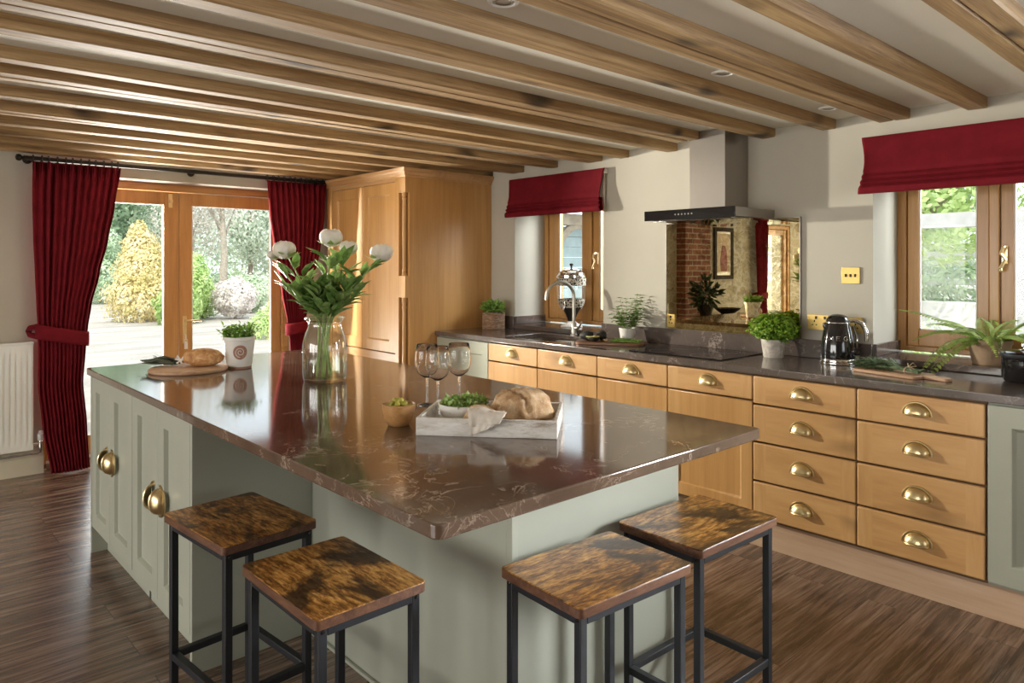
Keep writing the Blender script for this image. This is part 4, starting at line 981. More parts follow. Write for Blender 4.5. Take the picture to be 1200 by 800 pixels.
# ---- bread board, loaf, herbs
bdm = MB().lathe([(0.172, 0.001), (0.178, 0.006), (0.178, 0.014), (0.172, 0.018), (0.0001, 0.018)], 56, (1.19, 3.64, Z0))
o = obj('bread_board', MB().lathe([(0.172, 0.0), (0.178, 0.005), (0.178, 0.014), (0.172, 0.018), (0.0001, 0.018)], 56), 'board'); o.location = (1.19, 3.645, Z0); o.rotation_euler = (0, 0, 0.6)
tag(o, 'round pale wooden board on the far end of the island', 'board')
ang = math.atan2(-0.6723, 0.7403)
lf = MB().blob((0, 0, 0.038), (0.098, 0.070, 0.046), 0.10, 2.5, 3.0, 40, 24, zmin=0.0)
o = obj('bread_loaf', lf, 'loaf', smooth=70); o.location = (1.262, 3.655, Z0+0.0185); o.rotation_euler = (0, 0, ang); tag(o, 'golden oval loaf on the round board', 'bread')
ax_r = Vector((0.7403, -0.6723, 0))
hb2 = thing('herb_bunch', 'bunch of dark pods and herbs with a white bow on the round board', 'herbs', (1.11, 3.76, Z0+0.018))
pm = MB(); rnd.seed(8)
for k in range(9):
    s = Vector((1.16, 3.72, Z0+0.026))+Vector((rnd.uniform(-.02, .02), rnd.uniform(-.02, .02), rnd.uniform(0, 0.02)))
    e = s-ax_r*rnd.uniform(0.10, 0.16)+Vector((rnd.uniform(-.03, .03), rnd.uniform(-.03, .03), rnd.uniform(-0.004, 0.02)))
    md = (s+e)/2+Vector((0, 0, rnd.uniform(0, 0.02))); pm.tube([s, s.lerp(md, 0.6), md, md.lerp(e, 0.5), e], [0.004, 0.008, 0.009, 0.007, 0.002], 7)
obj('pods', pm, 'purple', hb2, W=True)
lm = MB()
for k in range(26): lm.leaf(Vector((1.15, 3.73, Z0+0.03))-ax_r*rnd.uniform(0, 0.10)+Vector((rnd.uniform(-.03, .03), rnd.uniform(-.03, .03), rnd.uniform(0, 0.015))), -ax_r+rv(0.8)+Vector((0, 0, .2)), (0, 0, 1), 0.05, 0.014, 0.2)
obj('herb_leaves', lm, 'leaf_dark', hb2, W=True)
bw_ = MB(); c0 = Vector((1.172, 3.705, Z0+0.045))
for s in (-1, 1):
    bw_.tube([c0+Vector((0, 0, 0)), c0+ax_r*s*0.018+Vector((0, 0, 0.022)), c0+ax_r*s*0.026+Vector((0, 0, 0.008)), c0], [0.004, 0.006, 0.006, 0.004], 6)
    bw_.tube([c0, c0+ax_r*s*0.012+Vector((-0.012, -0.012, -0.012))], 0.004, 6)
obj('white_bow', bw_, 'ceramic', hb2, W=True)

# ---- wine glasses
def make_glass():
    t = thing('wine_glass', '', 'wine glass')
    obj('bowl', MB().lathe([(0.0001, 0.0995), (0.006, 0.0995), (0.013, 0.102), (0.033, 0.117), (0.0435, 0.142), (0.0455, 0.160), (0.042, 0.195), (0.038, 0.222), (0.0375, 0.2225), (0.0370, 0.222), (0.0410, 0.195), (0.0445, 0.160), (0.0425, 0.143), (0.032, 0.1185), (0.012, 0.104), (0.0001, 0.103)], 40, cap=False), 'crystal', t, smooth=60)
    obj('stem', MB().lathe([(0.0045, 0.008), (0.0036, 0.03), (0.0036, 0.08), (0.006, 0.100)], 14), 'crystal', t, smooth=60)
    obj('foot', MB().lathe([(0.035, 0.0), (0.036, 0.002), (0.020, 0.005), (0.005, 0.010)], 36), 'crystal', t, smooth=60)
    return t
g0 = make_glass()
for i, (x, y, lab) in enumerate(((1.545, 2.165, 'empty wine glass standing left behind the tray'), (1.535, 2.085, 'empty wine glass in front, middle of the three'), (1.655, 2.115, 'empty wine glass standing right behind the salad bowl'))):
    o = g0 if i == 0 else copy_tree(g0); o.location = (x, y, Z0); o.rotation_euler = (0, 0, i); o['label'] = lab; o['group'] = 'wine glasses on the island'

# ---- olive bowl
OB = (1.285, 1.955, Z0)
o = obj('olive_bowl', MB().lathe([(0.030, 0), (0.034, 0.002), (0.046, 0.025), (0.052, 0.05), (0.0535, 0.068), (0.051, 0.0695), (0.048, 0.066), (0.045, 0.045), (0.030, 0.018), (0.0001, 0.014)], 40), 'olivewood', smooth=50); o.location = OB
tag(o, 'small turned wooden bowl of olives beside the tray', 'bowl')
om = MB().blob((0, 0, 0), (0.0098, 0.0098, 0.0125), 0.05, 2, 0, 14, 10); first = None; rnd.seed(21); k = 0
for ring, n, z in ((0.0, 1, 0.072), (0.019, 6, 0.068), (0.036, 11, 0.059), (0.010, 3, 0.079)):
    for i in range(n):
        a = 2*pi*i/n+ring*40; pos = (OB[0]+ring*cos(a), OB[1]+ring*sin(a), OB[2]+z+rnd.uniform(-0.002, 0.002))
        if first is None: o = first = obj('olive', om, 'olive', smooth=60)
        else: o = first.copy(); COL.objects.link(o)
        o.location = pos; o.rotation_euler = (rnd.uniform(0, 3), rnd.uniform(0, 3), rnd.uniform(0, 3)); tag(o, 'green olive in the small wooden bowl', 'olive', 'olives in the wooden bowl')

# ---- tray with salad, bread, napkin
TA = -0.862; tray = thing('serving_tray', 'whitewashed wooden tray on the island', 'tray', (1.495, 1.735, Z0), TA)
tw, td, th = 0.213, 0.148, 0.054
obj('base_board', MB().box(-tw+0.01, tw-0.01, -td+0.01, td-0.01, 0.001, 0.011), 'tray', tray)
for nm, a in (('side', (-tw, tw, -td, -td+0.011)), ('side', (-tw, tw, td-0.011, td)), ('end', (-tw, -tw+0.011, -td+0.011, td-0.011)), ('end', (tw-0.011, tw, -td+0.011, td-0.011))):
    obj(nm+'_board', MB().box(*a, 0.0, th), 'tray', tray, bev=0.002)
T = mat_of(tray)
def on_tray(x, y, z): return tuple(T @ Vector((x, y, z)))
sb = thing('salad_bowl', 'white bowl filled with green salad on the tray', 'bowl', on_tray(-0.10, 0.035, 0.011))
obj('bowl', MB().lathe([(0.050, 0), (0.054, 0.002), (0.074, 0.018), (0.084, 0.045), (0.085, 0.056), (0.082, 0.057), (0.079, 0.045), (0.070, 0.022), (0.045, 0.010), (0.0001, 0.008)], 48), 'ceramic', sb, smooth=50)
sm_ = MB(); rnd.seed(5)
for k in range(260):
    a = rnd.uniform(0, 2*pi); r = 0.074*math.sqrt(rnd.random()); z = 0.047+0.018*(1-(r/0.075)**2)+rnd.uniform(-0.006, 0.008)
    sm_.leaf((r*cos(a), r*sin(a), z), rv()+Vector((0, 0, 0.2)), rv()+Vector((0, 0, 1)), rnd.uniform(0.014, 0.028), rnd.uniform(0.010, 0.018), rnd.uniform(-0.3, 0.5), 0.3)
so = obj('salad', sm_, 'leaf_salad', smooth=60); so.location = sb.location; tag(so, 'chopped green salad leaves heaped in the white bowl', 'salad', None, 'stuff')
def loaf_mesh(rx, ry, rz, seed, scores):
    mb = MB(); nu, nv = 72, 44
    def f(u, v):
        a = 2*pi*u; b = pi*(v-0.5); d = Vector((cos(b)*cos(a), cos(b)*sin(a), sin(b)))
        k = 1+0.13*noise.noise(d*1.6+Vector((seed, 0, 0)))+0.05*noise.noise(d*5+Vector((0, seed, 0)))+0.018*noise.noise(d*16)
        for (nx, ny, off, dep) in scores:      # deep creases torn in the crust
            q = d.x*nx+d.y*ny-off+0.08*noise.noise(d*4); k -= dep*math.exp(-(q/0.07)**2)*max(0, d.z+0.25)
        z = d.z*rz*k; z = z if z > 0 else z*0.35
        return (d.x*rx*k, d.y*ry*k, z+rz*0.34)
    mb.grid(nu, nv, f, cu=True); zm = min(v[2] for v in mb.v); mb.v = [(x, y, z-zm) for x, y, z in mb.v]; return mb
o = obj('bread_loaf', loaf_mesh(0.104, 0.098, 0.083, 2.2, [(0.8, 0.6, -0.30, 0.16), (-0.5, 0.85, 0.1, 0.08)]), 'bread', smooth=80); o.location = on_tray(0.088, 0.022, 0.0115); o.rotation_euler = (0, 0, TA); tag(o, 'large round floury loaf heaped on the tray', 'bread')
o = obj('bread_roll', loaf_mesh(0.056, 0.042, 0.050, 7.7, [(0.3, 0.9, 0.1, 0.1)]), 'bread', smooth=80); o.location = on_tray(-0.030, -0.068, 0.0115); o.rotation_euler = (0, 0, TA+0.3); tag(o, 'small torn piece of bread between salad bowl and large loaf', 'bread')
# napkin: a folded strip over the front board
def napf(u, v, lay):
    # v: 0 at the back inside the tray, 0.5 on the rim, 1 at the tip; the hem hangs lower towards the left
    wv = 0.010*sin(u*6+lay)+0.004*sin(u*17+v*6)
    if v < 0.5:
        q = v/0.5; x = -0.045+0.112*u+0.018*q; y = 0.070*(1-q)-0.004; z = 0.060+0.010*q+0.006*sin(q*pi)*(1+sin(u*5+lay))+0.3*wv*q
    else:
        q = (v-0.5)/0.5; drop = 0.030+(0.030*(1-u)**1.1 if lay else 0.012*(1-u)); xl, xr = -0.027+0.010*q, 0.085-0.018*q-(0.020*q if lay else 0)
        x = xl+(xr-xl)*u; y = -0.004-0.016*sin(q*pi/2)-0.004*lay+0.5*wv*q; z = 0.070-drop*q*(0.5+0.5*q)-0.004*lay
    return (x, y, z)
nk = thing('napkin', 'folded linen napkin hanging over the front edge of the tray', 'napkin', on_tray(-0.025, -td, 0.0), TA)
obj('cloth', MB().grid(28, 30, lambda u, v: napf(u, v, 1)), 'linen', nk, solid=0.003, smooth=70)
obj('folded_layer', MB().grid(28, 30, lambda u, v: (lambda p: (p[0]+0.004, p[1]-0.005, p[2]+0.007))(napf(u, v, 0))), 'linen', nk, solid=0.003, smooth=70)

# ------------------------------------------------------------------ things on the worktop
tr_ = thing('planter', 'square bark planter of small green leaves in the worktop corner', 'potted plant', (3.775, 4.375, Z0), 0.1)
tb = MB()
for k in range(1): tb.prism(rrect(-0.066, 0.066, -0.066, 0.066, 0.006, 2), 'Z', 0, 0.136)
obj('pot', tb, 'trough', tr_, bev=0.004)
obj('soil', MB().box(-0.06, 0.06, -0.06, 0.06, 0.1362, 0.140), 'soil', tr_)
rnd.seed(9); pf_ = bushy(MB(), (0, 0, 0.165), (0.092, 0.092, 0.055), 420, 0.034, 0.018, 0.5, 0.2, 0.135); obj('foliage', pf_, 'leaf_mint', tr_, smooth=60)

# chopping board by the sink
cb = thing('chopping_board', 'dark wooden board of avocados and onions beside the sink', 'board', (3.615, 3.03, Z0), math.atan2(-0.40, 0.215))
obj('board', MB().prism(rrect(-0.22, 0.22, -0.10, 0.10, 0.05, 6), 'Z', 0.0, 0.016), 'board_d', cb, bev=0.004)
CBm = mat_of(cb)
def on_cb(x, y, z=0.0165): return tuple(CBm @ Vector((x, y, z)))
av = MB().lathe([(0.0001, 0), (0.022, 0.006), (0.034, 0.026), (0.034, 0.045), (0.026, 0.070), (0.016, 0.088), (0.0001, 0.096)], 24)
for lab, x, y, rz in (('whole dark avocado at the left end of the dark board', -0.15, 0.0, 2.2), ('whole dark avocado behind the cut half', -0.07, 0.055, 0.7)):
    o = obj('avocado', MB().lathe([(0.0001, 0), (0.022, 0.006), (0.034, 0.026), (0.034, 0.045), (0.026, 0.070), (0.016, 0.088), (0.0001, 0.096)], 24).xf(Matrix.Translation((-0.04, 0, 0.034)) @ Matrix.Rotation(pi/2, 4, 'Y')), 'avocado', smooth=60)
    o.location = on_cb(x, y); o.rotation_euler = (0, 0, rz); tag(o, lab, 'avocado')
ah = thing('avocado_half', 'halved avocado showing pale flesh on the dark board', 'avocado', on_cb(-0.105, -0.035), 0.4)
hp = [(0.0001, 0), (0.022, 0.006), (0.034, 0.026), (0.034, 0.045), (0.026, 0.070), (0.016, 0.088), (0.0001, 0.096)]
hm2 = MB(); hm2.grid(13, 7, lambda u, v: (hp[int(round(v*6))][0]*cos(pi+pi*u), hp[int(round(v*6))][1]-0.045, 0.034+hp[int(round(v*6))][0]*sin(pi+pi*u)))
obj('skin', hm2, 'avocado', ah, smooth=60)
fl = MB().prism([(r, z-0.045) for r, z in hp]+[(-r, z-0.045) for r, z in hp[::-1]][1:-1], 'Z', 0.031, 0.035); obj('flesh', fl, 'avoflesh', ah)
obj('stone_hollow', MB().blob((0, -0.012, 0.034), (0.014, 0.014, 0.008), nu=14, nv=8), 'nut', ah)
nt_ = MB(); rnd.seed(4)
for k in range(30): nt_.blob((rnd.uniform(-0.03, 0.03), rnd.uniform(-0.03, 0.03), rnd.uniform(0.004, 0.016)), (0.006, 0.004, 0.004), nu=8, nv=6)
o = obj('nuts', nt_, 'nut'); o.location = on_cb(-0.01, -0.02); tag(o, 'small heap of shelled nuts in the middle of the dark board', 'nuts', None, 'stuff')
son0 = None
for k in range(9):
    q = k/8; mb = MB().tube([(-0.085, 0, 0.006), (-0.03, 0.002, 0.008), (0.03, 0.004, 0.007), (0.10, 0.0, 0.006)], [0.006, 0.0045, 0.0045, 0.003], 7)
    if son0 is None: o = son0 = obj('spring_onion', mb, 'leaf_mint', smooth=60)
    else: o = son0.copy(); COL.objects.link(o)
    o.location = on_cb(0.095+0.01*sin(k*2), -0.045+0.011*k, 0.0165+(0.008 if k % 2 else 0)); o.rotation_euler = (0, 0, cb.rotation_euler.z+0.15*sin(k*1.7)); tag(o, 'green spring onion in the bundle on the dark board', 'spring onion', 'spring onions on the dark board')

# white pot with tall mint left of the hob mirror
wp = thing('potted_herb', 'tall leafy herb in a plain white pot left of the mirror', 'potted plant', (3.79, 3.03, Z0))
obj('pot', MB().lathe([(0.040, 0), (0.043, 0.003), (0.056, 0.088), (0.058, 0.095), (0.055, 0.096), (0.051, 0.085)], 36), 'ceramic', wp, smooth=40)
obj('soil', MB().lathe([(0.0001, 0.085), (0.052, 0.083)], 20), 'soil', wp)
rnd.seed(14); sm1 = MB(); lm1 = MB()
for k in range(34):
    a = rnd.uniform(0, 2*pi); lean = rnd.uniform(0.2, 1.1); L = rnd.uniform(0.09, 0.16) if k > 5 else rnd.uniform(0.19, 0.24)
    if k < 6: lean = rnd.uniform(0.25, 0.5)
    d = Vector((cos(a)*lean*0.8, sin(a)*lean, 1)).normalized(); p = Vector((0.02*cos(a), 0.02*sin(a), 0.085))
    e = p+d*L-Vector((0, 0, 0.02*lean)); sm1.tube([p, p+d*L*0.5, e], 0.0015, 5)
    nn_ = int(L/0.032)
    for m in range(nn_):
        q = p.lerp(e, 0.35+0.65*m/max(1, nn_-1)); b = m*1.57+k
        for s in (0, pi): lm1.leaf(q, (cos(b+s), sin(b+s), 0.35), (0, 0, 1), rnd.uniform(0.042, 0.060), rnd.uniform(0.028, 0.042), 0.3)
obj('stems', sm1, 'stem', wp); obj('foliage', lm1, 'leaf_mint', wp, smooth=60)

# parsley
pz = thing('potted_parsley', 'bright green bushy parsley in a whitewashed pot right of the hob', 'potted plant', (3.785, 1.995, Z0))
obj('pot', MB().lathe([(0.052, 0), (0.054, 0.003), (0.066, 0.088), (0.068, 0.10), (0.064, 0.10), (0.060, 0.088)], 36), 'whitewash', pz, smooth=40)
obj('soil', MB().lathe([(0.0001, 0.09), (0.061, 0.088)], 20), 'soil', pz)
rnd.seed(31); pm2 = MB()
for k in range(900):
    d = rv().normalized(); kk = rnd.uniform(0.55, 1.0)
    bx = 1+0.15*noise.noise(d*2)
    p = Vector((d.x*0.125*kk*bx, d.y*0.135*kk*bx, 0.165+d.z*0.085*kk*bx))
    if p.z < 0.06: continue
    b = rnd.uniform(0, 6)
    for m in range(3):
        pm2.leaf(p, Vector((cos(b+m*1.1), sin(b+m*1.1), rnd.uniform(-0.1, 0.7)))+d*0.4, d+Vector((0, 0, 0.6)), rnd.uniform(0.014, 0.022), rnd.uniform(0.010, 0.016), 0.3, 0.4)
obj('foliage', pm2, 'leaf_parsley', pz, smooth=60)
ps = MB()
for k in range(40):
    a = rnd.uniform(0, 2*pi); r = rnd.uniform(0.03, 0.10); ps.tube([(0.02*cos(a), 0.02*sin(a), 0.09), (r*cos(a), r*sin(a), rnd.uniform(0.14, 0.20))], 0.0012, 4)
obj('stems', ps, 'stem', pz)

# kettle
KT = (3.775, 1.635, Z0); ka = math.atan2(-KT[1], -KT[0])      # direction that faces the camera
kt = thing('kettle', 'black retro kettle with chrome handle and lettering', 'kettle', KT)
kp = [(0.083, 0.028), (0.084, 0.045), (0.0825, 0.08), (0.078, 0.12), (0.070, 0.165), (0.062, 0.198), (0.058, 0.214)]
obj('body', MB().lathe([(0.0001, 0.028)]+kp+[(0.0001, 0.214)], 48), 'black', kt, smooth=50)
obj('base_ring', MB().lathe([(0.0001, 0.0), (0.088, 0.0), (0.090, 0.004), (0.089, 0.010), (0.084, 0.014), (0.085, 0.026), (0.083, 0.029)], 48), 'chrome', kt, smooth=40)
obj('rim_ring', MB().lathe([(0.0585, 0.211), (0.0605, 0.213), (0.0600, 0.217), (0.0575, 0.218)], 48, cap=False), 'chrome', kt)
obj('lid', MB().lathe([(0.0575, 0.218), (0.054, 0.232), (0.044, 0.247), (0.026, 0.256), (0.0001, 0.259)], 40), 'black', kt, smooth=60)
hdir = Vector((cos(ka+pi/2), sin(ka+pi/2), 0))        # camera's right-hand side
if hdir.dot(Vector((0.7403, -0.6723, 0))) < 0: hdir = -hdir
kh = MB().tube([hdir*0.050+Vector((0, 0, 0.222)), hdir*0.075+Vector((0, 0, 0.226)), hdir*0.112+Vector((0, 0, 0.213)), hdir*0.130+Vector((0, 0, 0.18)), hdir*0.136+Vector((0, 0, 0.14)), hdir*0.134+Vector((0, 0, 0.120))], [0.011, 0.011, 0.012, 0.012, 0.012, 0.010], 12)
obj('handle', kh, 'chrome', kt)
obj('handle_inner', MB().tube([hdir*0.074+Vector((0, 0, 0.20)), hdir*0.088+Vector((0, 0, 0.15)), hdir*0.090+Vector((0, 0, 0.085))], [0.006, 0.007, 0.006], 8), 'chrome', kt)
obj('power_switch', MB().tube([hdir*0.080+Vector((0, 0, 0.06)), hdir*0.104+Vector((0, 0, 0.058))], [0.012, 0.009], 10), 'black', kt)
sd = Matrix.Rotation(math.atan2(-hdir.y, -hdir.x), 4, 'Z')
obj('spout', MB().tube([(0.050, 0, 0.178), (0.059, 0, 0.196), (0.066, 0, 0.211)], [0.016, 0.013, 0.009], 12).xf(sd), 'black', kt, smooth=60)
def kr(z):
    for a, b in zip(kp, kp[1:]):
        if a[1] <= z <= b[1]: return a[0]+(b[0]-a[0])*(z-a[1])/(b[1]-a[1])
    return kp[-1][0]
glyphs = {'S': [[(1, .85), (.7, 1), (.3, 1), (0, .8), (.15, .58), (.85, .42), (1, .2), (.7, 0), (.3, 0), (0, .15)]], 'M': [[(0, 0), (0, 1), (.5, .35), (1, 1), (1, 0)]], 'E': [[(1, 1), (0, 1), (0, 0), (1, 0)], [(0, .5), (.8, .5)]], 'G': [[(1, .8), (.7, 1), (.3, 1), (0, .7), (0, .3), (.3, 0), (.75, 0), (1, .25), (1, .48), (.55, .48)]]}
sgn = 1 if Vector((cos(ka+0.1), sin(ka+0.1), 0)).dot(hdir) > Vector((cos(ka), sin(ka), 0)).dot(hdir) else -1
for ch, off in (('S', -0.90), ('M', -0.46), ('E', 0.0), ('G', 0.46)):
    lt = MB()
    for st in glyphs[ch]:
        pts = []
        for gx, gy in st:
            z = 0.126+0.020*gy; rr = kr(z)+0.0008; a = ka+sgn*(off+0.05+(gx-0.5)*0.23); pts.append((rr*cos(a), rr*sin(a), z))
        lt.tube(pts, 0.0022, 6)
    obj('lettering', lt, 'chrome', kt, label='raised chrome letter '+ch)

# herb board at the right
b2 = thing('chopping_board', 'pale paddle board of tied green herbs at the right', 'board', (3.60, 1.275, Z0), math.atan2(-0.43, -0.10))
poly = rrect(-0.19, 0.13, -0.085, 0.085, 0.02, 4)
obj('board', MB().prism(poly, 'Z', 0.0, 0.015), 'board', b2, bev=0.003)
obj('paddle_handle', MB().prism(rrect(0.125, 0.235, -0.026, 0.026, 0.015, 4), 'Z', 0.0, 0.015), 'board', b2, bev=0.003)
B2m = mat_of(b2); kb = thing('herb_bunch', 'bunch of grey green herbs tied with string on the pale board', 'herbs', tuple(B2m @ Vector((-0.03, 0, 0.0155))), b2.rotation_euler.z)
rnd.seed(17); k1 = MB(); k2 = MB()
for k in range(150):
    x = rnd.uniform(-0.15, 0.03); y = rnd.uniform(-0.05, 0.05)*(1.0-0.3*abs(x+0.08)/0.1); z = rnd.uniform(0.004, 0.034)
    k1.leaf((x, y, z), Vector((-1, 0, 0.2))+rv(0.9), (0, 0, 1), rnd.uniform(0.035, 0.060), rnd.uniform(0.014, 0.024), 0.2, 0.5)
for k in range(16):
    y = rnd.uniform(-0.03, 0.03); k2.tube([(-0.08, y, 0.010+rnd.uniform(0, 0.012)), (0.03, y*0.6, 0.010+rnd.uniform(0, 0.012)), (0.14, y*1.2, 0.008+rnd.uniform(0, 0.010))], [0.004, 0.004, 0.0035], 6)
obj('herb_leaves', k1, 'leaf_kale', kb, smooth=60); obj('stalks', k2, 'leaf_kale', kb)
sg = MB().tube([(0.075, 0.032*cos(a), 0.012+0.016*sin(a)) for a in [2*pi*i/18 for i in range(18)]], 0.003, 6, closed=True)
for s in (-1, 1): sg.tube([(0.075, 0, 0.028), (0.085, s*0.02, 0.046), (0.095, s*0.03, 0.030), (0.078, 0, 0.028)], 0.0022, 6); sg.tube([(0.075, 0, 0.028), (0.11, s*0.025, 0.012)], 0.0022, 6)
obj('string_bow', sg, 'string', kb)

# black pot at the right edge
bp = thing('black_saucepan', 'small glossy black pot at the right edge of the worktop', 'pot', (3.785, 0.825, Z0))
obj('body', MB().lathe([(0.070, 0), (0.078, 0.004), (0.086, 0.02), (0.088, 0.09), (0.088, 0.118), (0.091, 0.122), (0.088, 0.125), (0.084, 0.12), (0.083, 0.02), (0.0001, 0.012)], 44), 'black', bp, smooth=50)
obj('rim_band', MB().lathe([(0.0895, 0.110), (0.092, 0.118), (0.092, 0.124), (0.088, 0.126)], 44, cap=False), 'frameblack', bp)
ld = obj('lid', MB().lathe([(0.088, 0.127), (0.080, 0.133), (0.04, 0.143), (0.0001, 0.146)], 40), 'black', bp, smooth=60)
obj('lid_knob', MB().lathe([(0.008, 0.144), (0.007, 0.152), (0.015, 0.158), (0.015, 0.166), (0.0001, 0.170)], 18), 'chrome', ld)

# fern on the sill
fn = thing('potted_fern', 'arching fern in a sandy clay pot on the window sill', 'potted plant', (4.03, 1.02, 0.957))
obj('pot', MB().lathe([(0.068, 0), (0.072, 0.004), (0.090, 0.095), (0.095, 0.10), (0.095, 0.118), (0.090, 0.120), (0.086, 0.112), (0.083, 0.098)], 40), 'terra', fn, smooth=40)
obj('soil', MB().lathe([(0.0001, 0.103), (0.084, 0.10)], 24), 'soil', fn)
rnd.seed(23); ff = MB(); fs_ = MB()
fronds = [(2.55, 0.36, 0.55, -0.24), (2.0, 0.30, 0.75, -0.10), (2.9, 0.30, 0.8, -0.05), (3.5, 0.24, 0.8, -0.12), (4.1, 0.26, 0.8, -0.1), (4.7, 0.26, 0.7, -0.06), (5.3, 0.22, 0.8, -0.1), (1.5, 0.25, 0.9, -0.03), (0.9, 0.20, 0.9, -0.03), (5.9, 0.2, 0.9, -0.03), (2.2, 0.22, 1.1, 0.0), (3.9, 0.20, 1.2, 0.02), (5.0, 0.17, 1.3, 0.02), (0.2, 0.18, 1.2, 0.0), (1.8, 0.38, 0.75, 0.02), (4.5, 0.34, 0.6, -0.02), (3.2, 0.17, 1.3, 0.03), (2.7, 0.42, 0.35, -0.30)]
for a, L, up, drop in fronds:
    d = Vector((cos(a), sin(a), 0)); pts = []
    for i in range(15):
        q = i/14; pts.append(Vector((0, 0, 0.10))+d*(0.02+L*q)+Vector((0, 0, up*L*q*(1-0.55*q)+drop*q*q)))
    fs_.tube(pts, [0.002*(1-0.6*i/14) for i in range(15)], 5)
    for i in range(2, 15):
        w_ = 0.050*sin(pi*min(1, (i/14)*0.85+0.15))+0.008; t_ = (pts[i]-pts[i-1]).normalized(); s_ = t_.cross(Vector((0, 0, 1))).normalized()
        for s in (-1, 1):
            for m in (0, 0.5): ff.leaf(pts[i]-(pts[i]-pts[i-1])*m, s_*s+t_*0.45+Vector((0, 0, -0.1)), (0, 0, 1), w_*0.8, 0.020, 0.25)
rad0 = Vector((0, 0, 0))
obj('fronds', ff, 'leaf_fern', fn, smooth=60); obj('frond_stalks', fs_, 'stem', fn)

# drink dispenser on the sink window sill
dd = thing('drink_dispenser', 'glass urn drink dispenser with patterned bands on the sill', 'dispenser', (4.07, 3.80, 0.957))
obj('foot', MB().lathe([(0.082, 0), (0.085, 0.004), (0.078, 0.014), (0.045, 0.028), (0.030, 0.045)], 36), 'ceramic', dd, smooth=50)
obj('pedestal', MB().lathe([(0.026, 0.030), (0.030, 0.06), (0.045, 0.095), (0.068, 0.135), (0.084, 0.150)], 36), 'darkmetal', dd, smooth=50)
obj('lower_band', MB().lathe([(0.084, 0.150), (0.097, 0.172), (0.103, 0.200), (0.105, 0.215)], 48, cap=False), 'band', dd, smooth=50)
obj('glass_body', MB().lathe([(0.08, 0.152), (0.104, 0.215), (0.112, 0.28), (0.113, 0.335)], 48, cap=False), 'wine', dd, smooth=60)
obj('upper_band', MB().lathe([(0.113, 0.318), (0.1135, 0.35), (0.112, 0.375)], 48, cap=False), 'band', dd, smooth=50)
obj('collar', MB().lathe([(0.112, 0.375), (0.116, 0.380), (0.116, 0.390), (0.108, 0.394)], 48, cap=False), 'chrome', dd)
dl = obj('lid', MB().lathe([(0.112, 0.392), (0.112, 0.398), (0.100, 0.412), (0.098, 0.420), (0.072, 0.432), (0.070, 0.440), (0.035, 0.450), (0.0001, 0.454)], 44), 'chrome', dd, smooth=30)
obj('lid_knob', MB().lathe([(0.008, 0.452), (0.007, 0.468), (0.014, 0.474), (0.014, 0.486), (0.0001, 0.490)], 18), 'darkmetal', dl)
tpm = MB().tube([(-0.075, -0.02, 0.165), (-0.125, -0.035, 0.160), (-0.128, -0.036, 0.135)], 0.009, 10); tpm.tube([(-0.105, -0.03, 0.165), (-0.105, -0.03, 0.20)], 0.006, 8)
obj('tap', tpm, 'chrome', dd)

# ------------------------------------------------------------------ the left end of the room, seen in the mirror
struct('trim_6', MB().box(-1.22, -0.60, 5.72, 5.869, 0, 2.2), 'brick', 'red brick pier on the back wall seen in the mirror', 'pier')
pic = thing('framed_picture', 'dark framed picture of a standing figure seen in the mirror', 'picture', (-1.78, 5.86, 1.24))
obj('frame', leaf_frame(MB(), -2.04, -1.52, 5.838, 5.869, 1.22, 1.99, 0.06, 0.06, 0.06, 0.06), 'soil', pic, W=True, bev=0.004)
obj('mount', MB().box(-1.98, -1.58, 5.852, 5.860, 1.28, 1.93), 'ceramic', pic, W=True)
obj('canvas', MB().box(-1.95, -1.61, 5.848, 5.852, 1.33, 1.90), 'picture', pic, W=True)
fg = MB().prism([(-1.86, 1.34), (-1.70, 1.34), (-1.68, 1.50), (-1.72, 1.66), (-1.74, 1.72), (-1.81, 1.72), (-1.85, 1.64), (-1.87, 1.48)], 'Y', 5.845, 5.848); obj('painted_robe', fg, 'pic_red', pic, W=True)
obj('painted_head', MB().prism([(-1.775+0.035*cos(a), 1.765+0.045*sin(a)) for a in [2*pi*i/14 for i in range(14)]], 'Y', 5.845, 5.848), 'pic_skin', pic, W=True)
curtain('curtain', 'burgundy curtain by the second glazed door seen in the mirror', [(0.012, -2.95, -2.62), (0.9, -2.92, -2.65), (2.13, -2.97, -2.58)], 8, 5.78, 0.95, (0.95, 0.95), 9.0, 1, (-2.8, 5.78, 0))
ct = thing('console_table', 'dark wooden side table reflected in the mirror', 'table', (-1.5, 5.35, 0))
obj('tabletop', MB().box(-1.7, -0.15, 5.12, 5.58, 0.71, 0.74), 'board_d', ct, W=True, bev=0.004)
for x in (-1.64, -0.21):
    for y in (5.18, 5.52): obj('leg', MB().box(x-0.025, x+0.025, y-0.025, y+0.025, 0, 0.709), 'board_d', ct, W=True, bev=0.003)
hp_ = thing('potted_houseplant', 'dark leafy plant on the side table seen in the mirror', 'potted plant', (-0.52, 5.35, 0.7405))
obj('pot', MB().lathe([(0.07, 0), (0.10, 0.15), (0.105, 0.17), (0.095, 0.17)], 28), 'darkmetal', hp_)
rnd.seed(2); obj('foliage', bushy(MB(), (0, 0, 0.30), (0.19, 0.18, 0.20), 200, 0.10, 0.045, 0.3, 0.1, 0.14), 'leaf_dark', hp_, smooth=60)
o = obj('fruit_bowl', MB().lathe([(0.06, 0), (0.07, 0.01), (0.16, 0.08), (0.18, 0.10), (0.17, 0.10), (0.06, 0.02), (0.0001, 0.018)], 36), 'darkmetal', smooth=50); o.location = (-1.05, 5.35, 0.7405); tag(o, 'dark shallow bowl on the side table seen in the mirror', 'bowl')

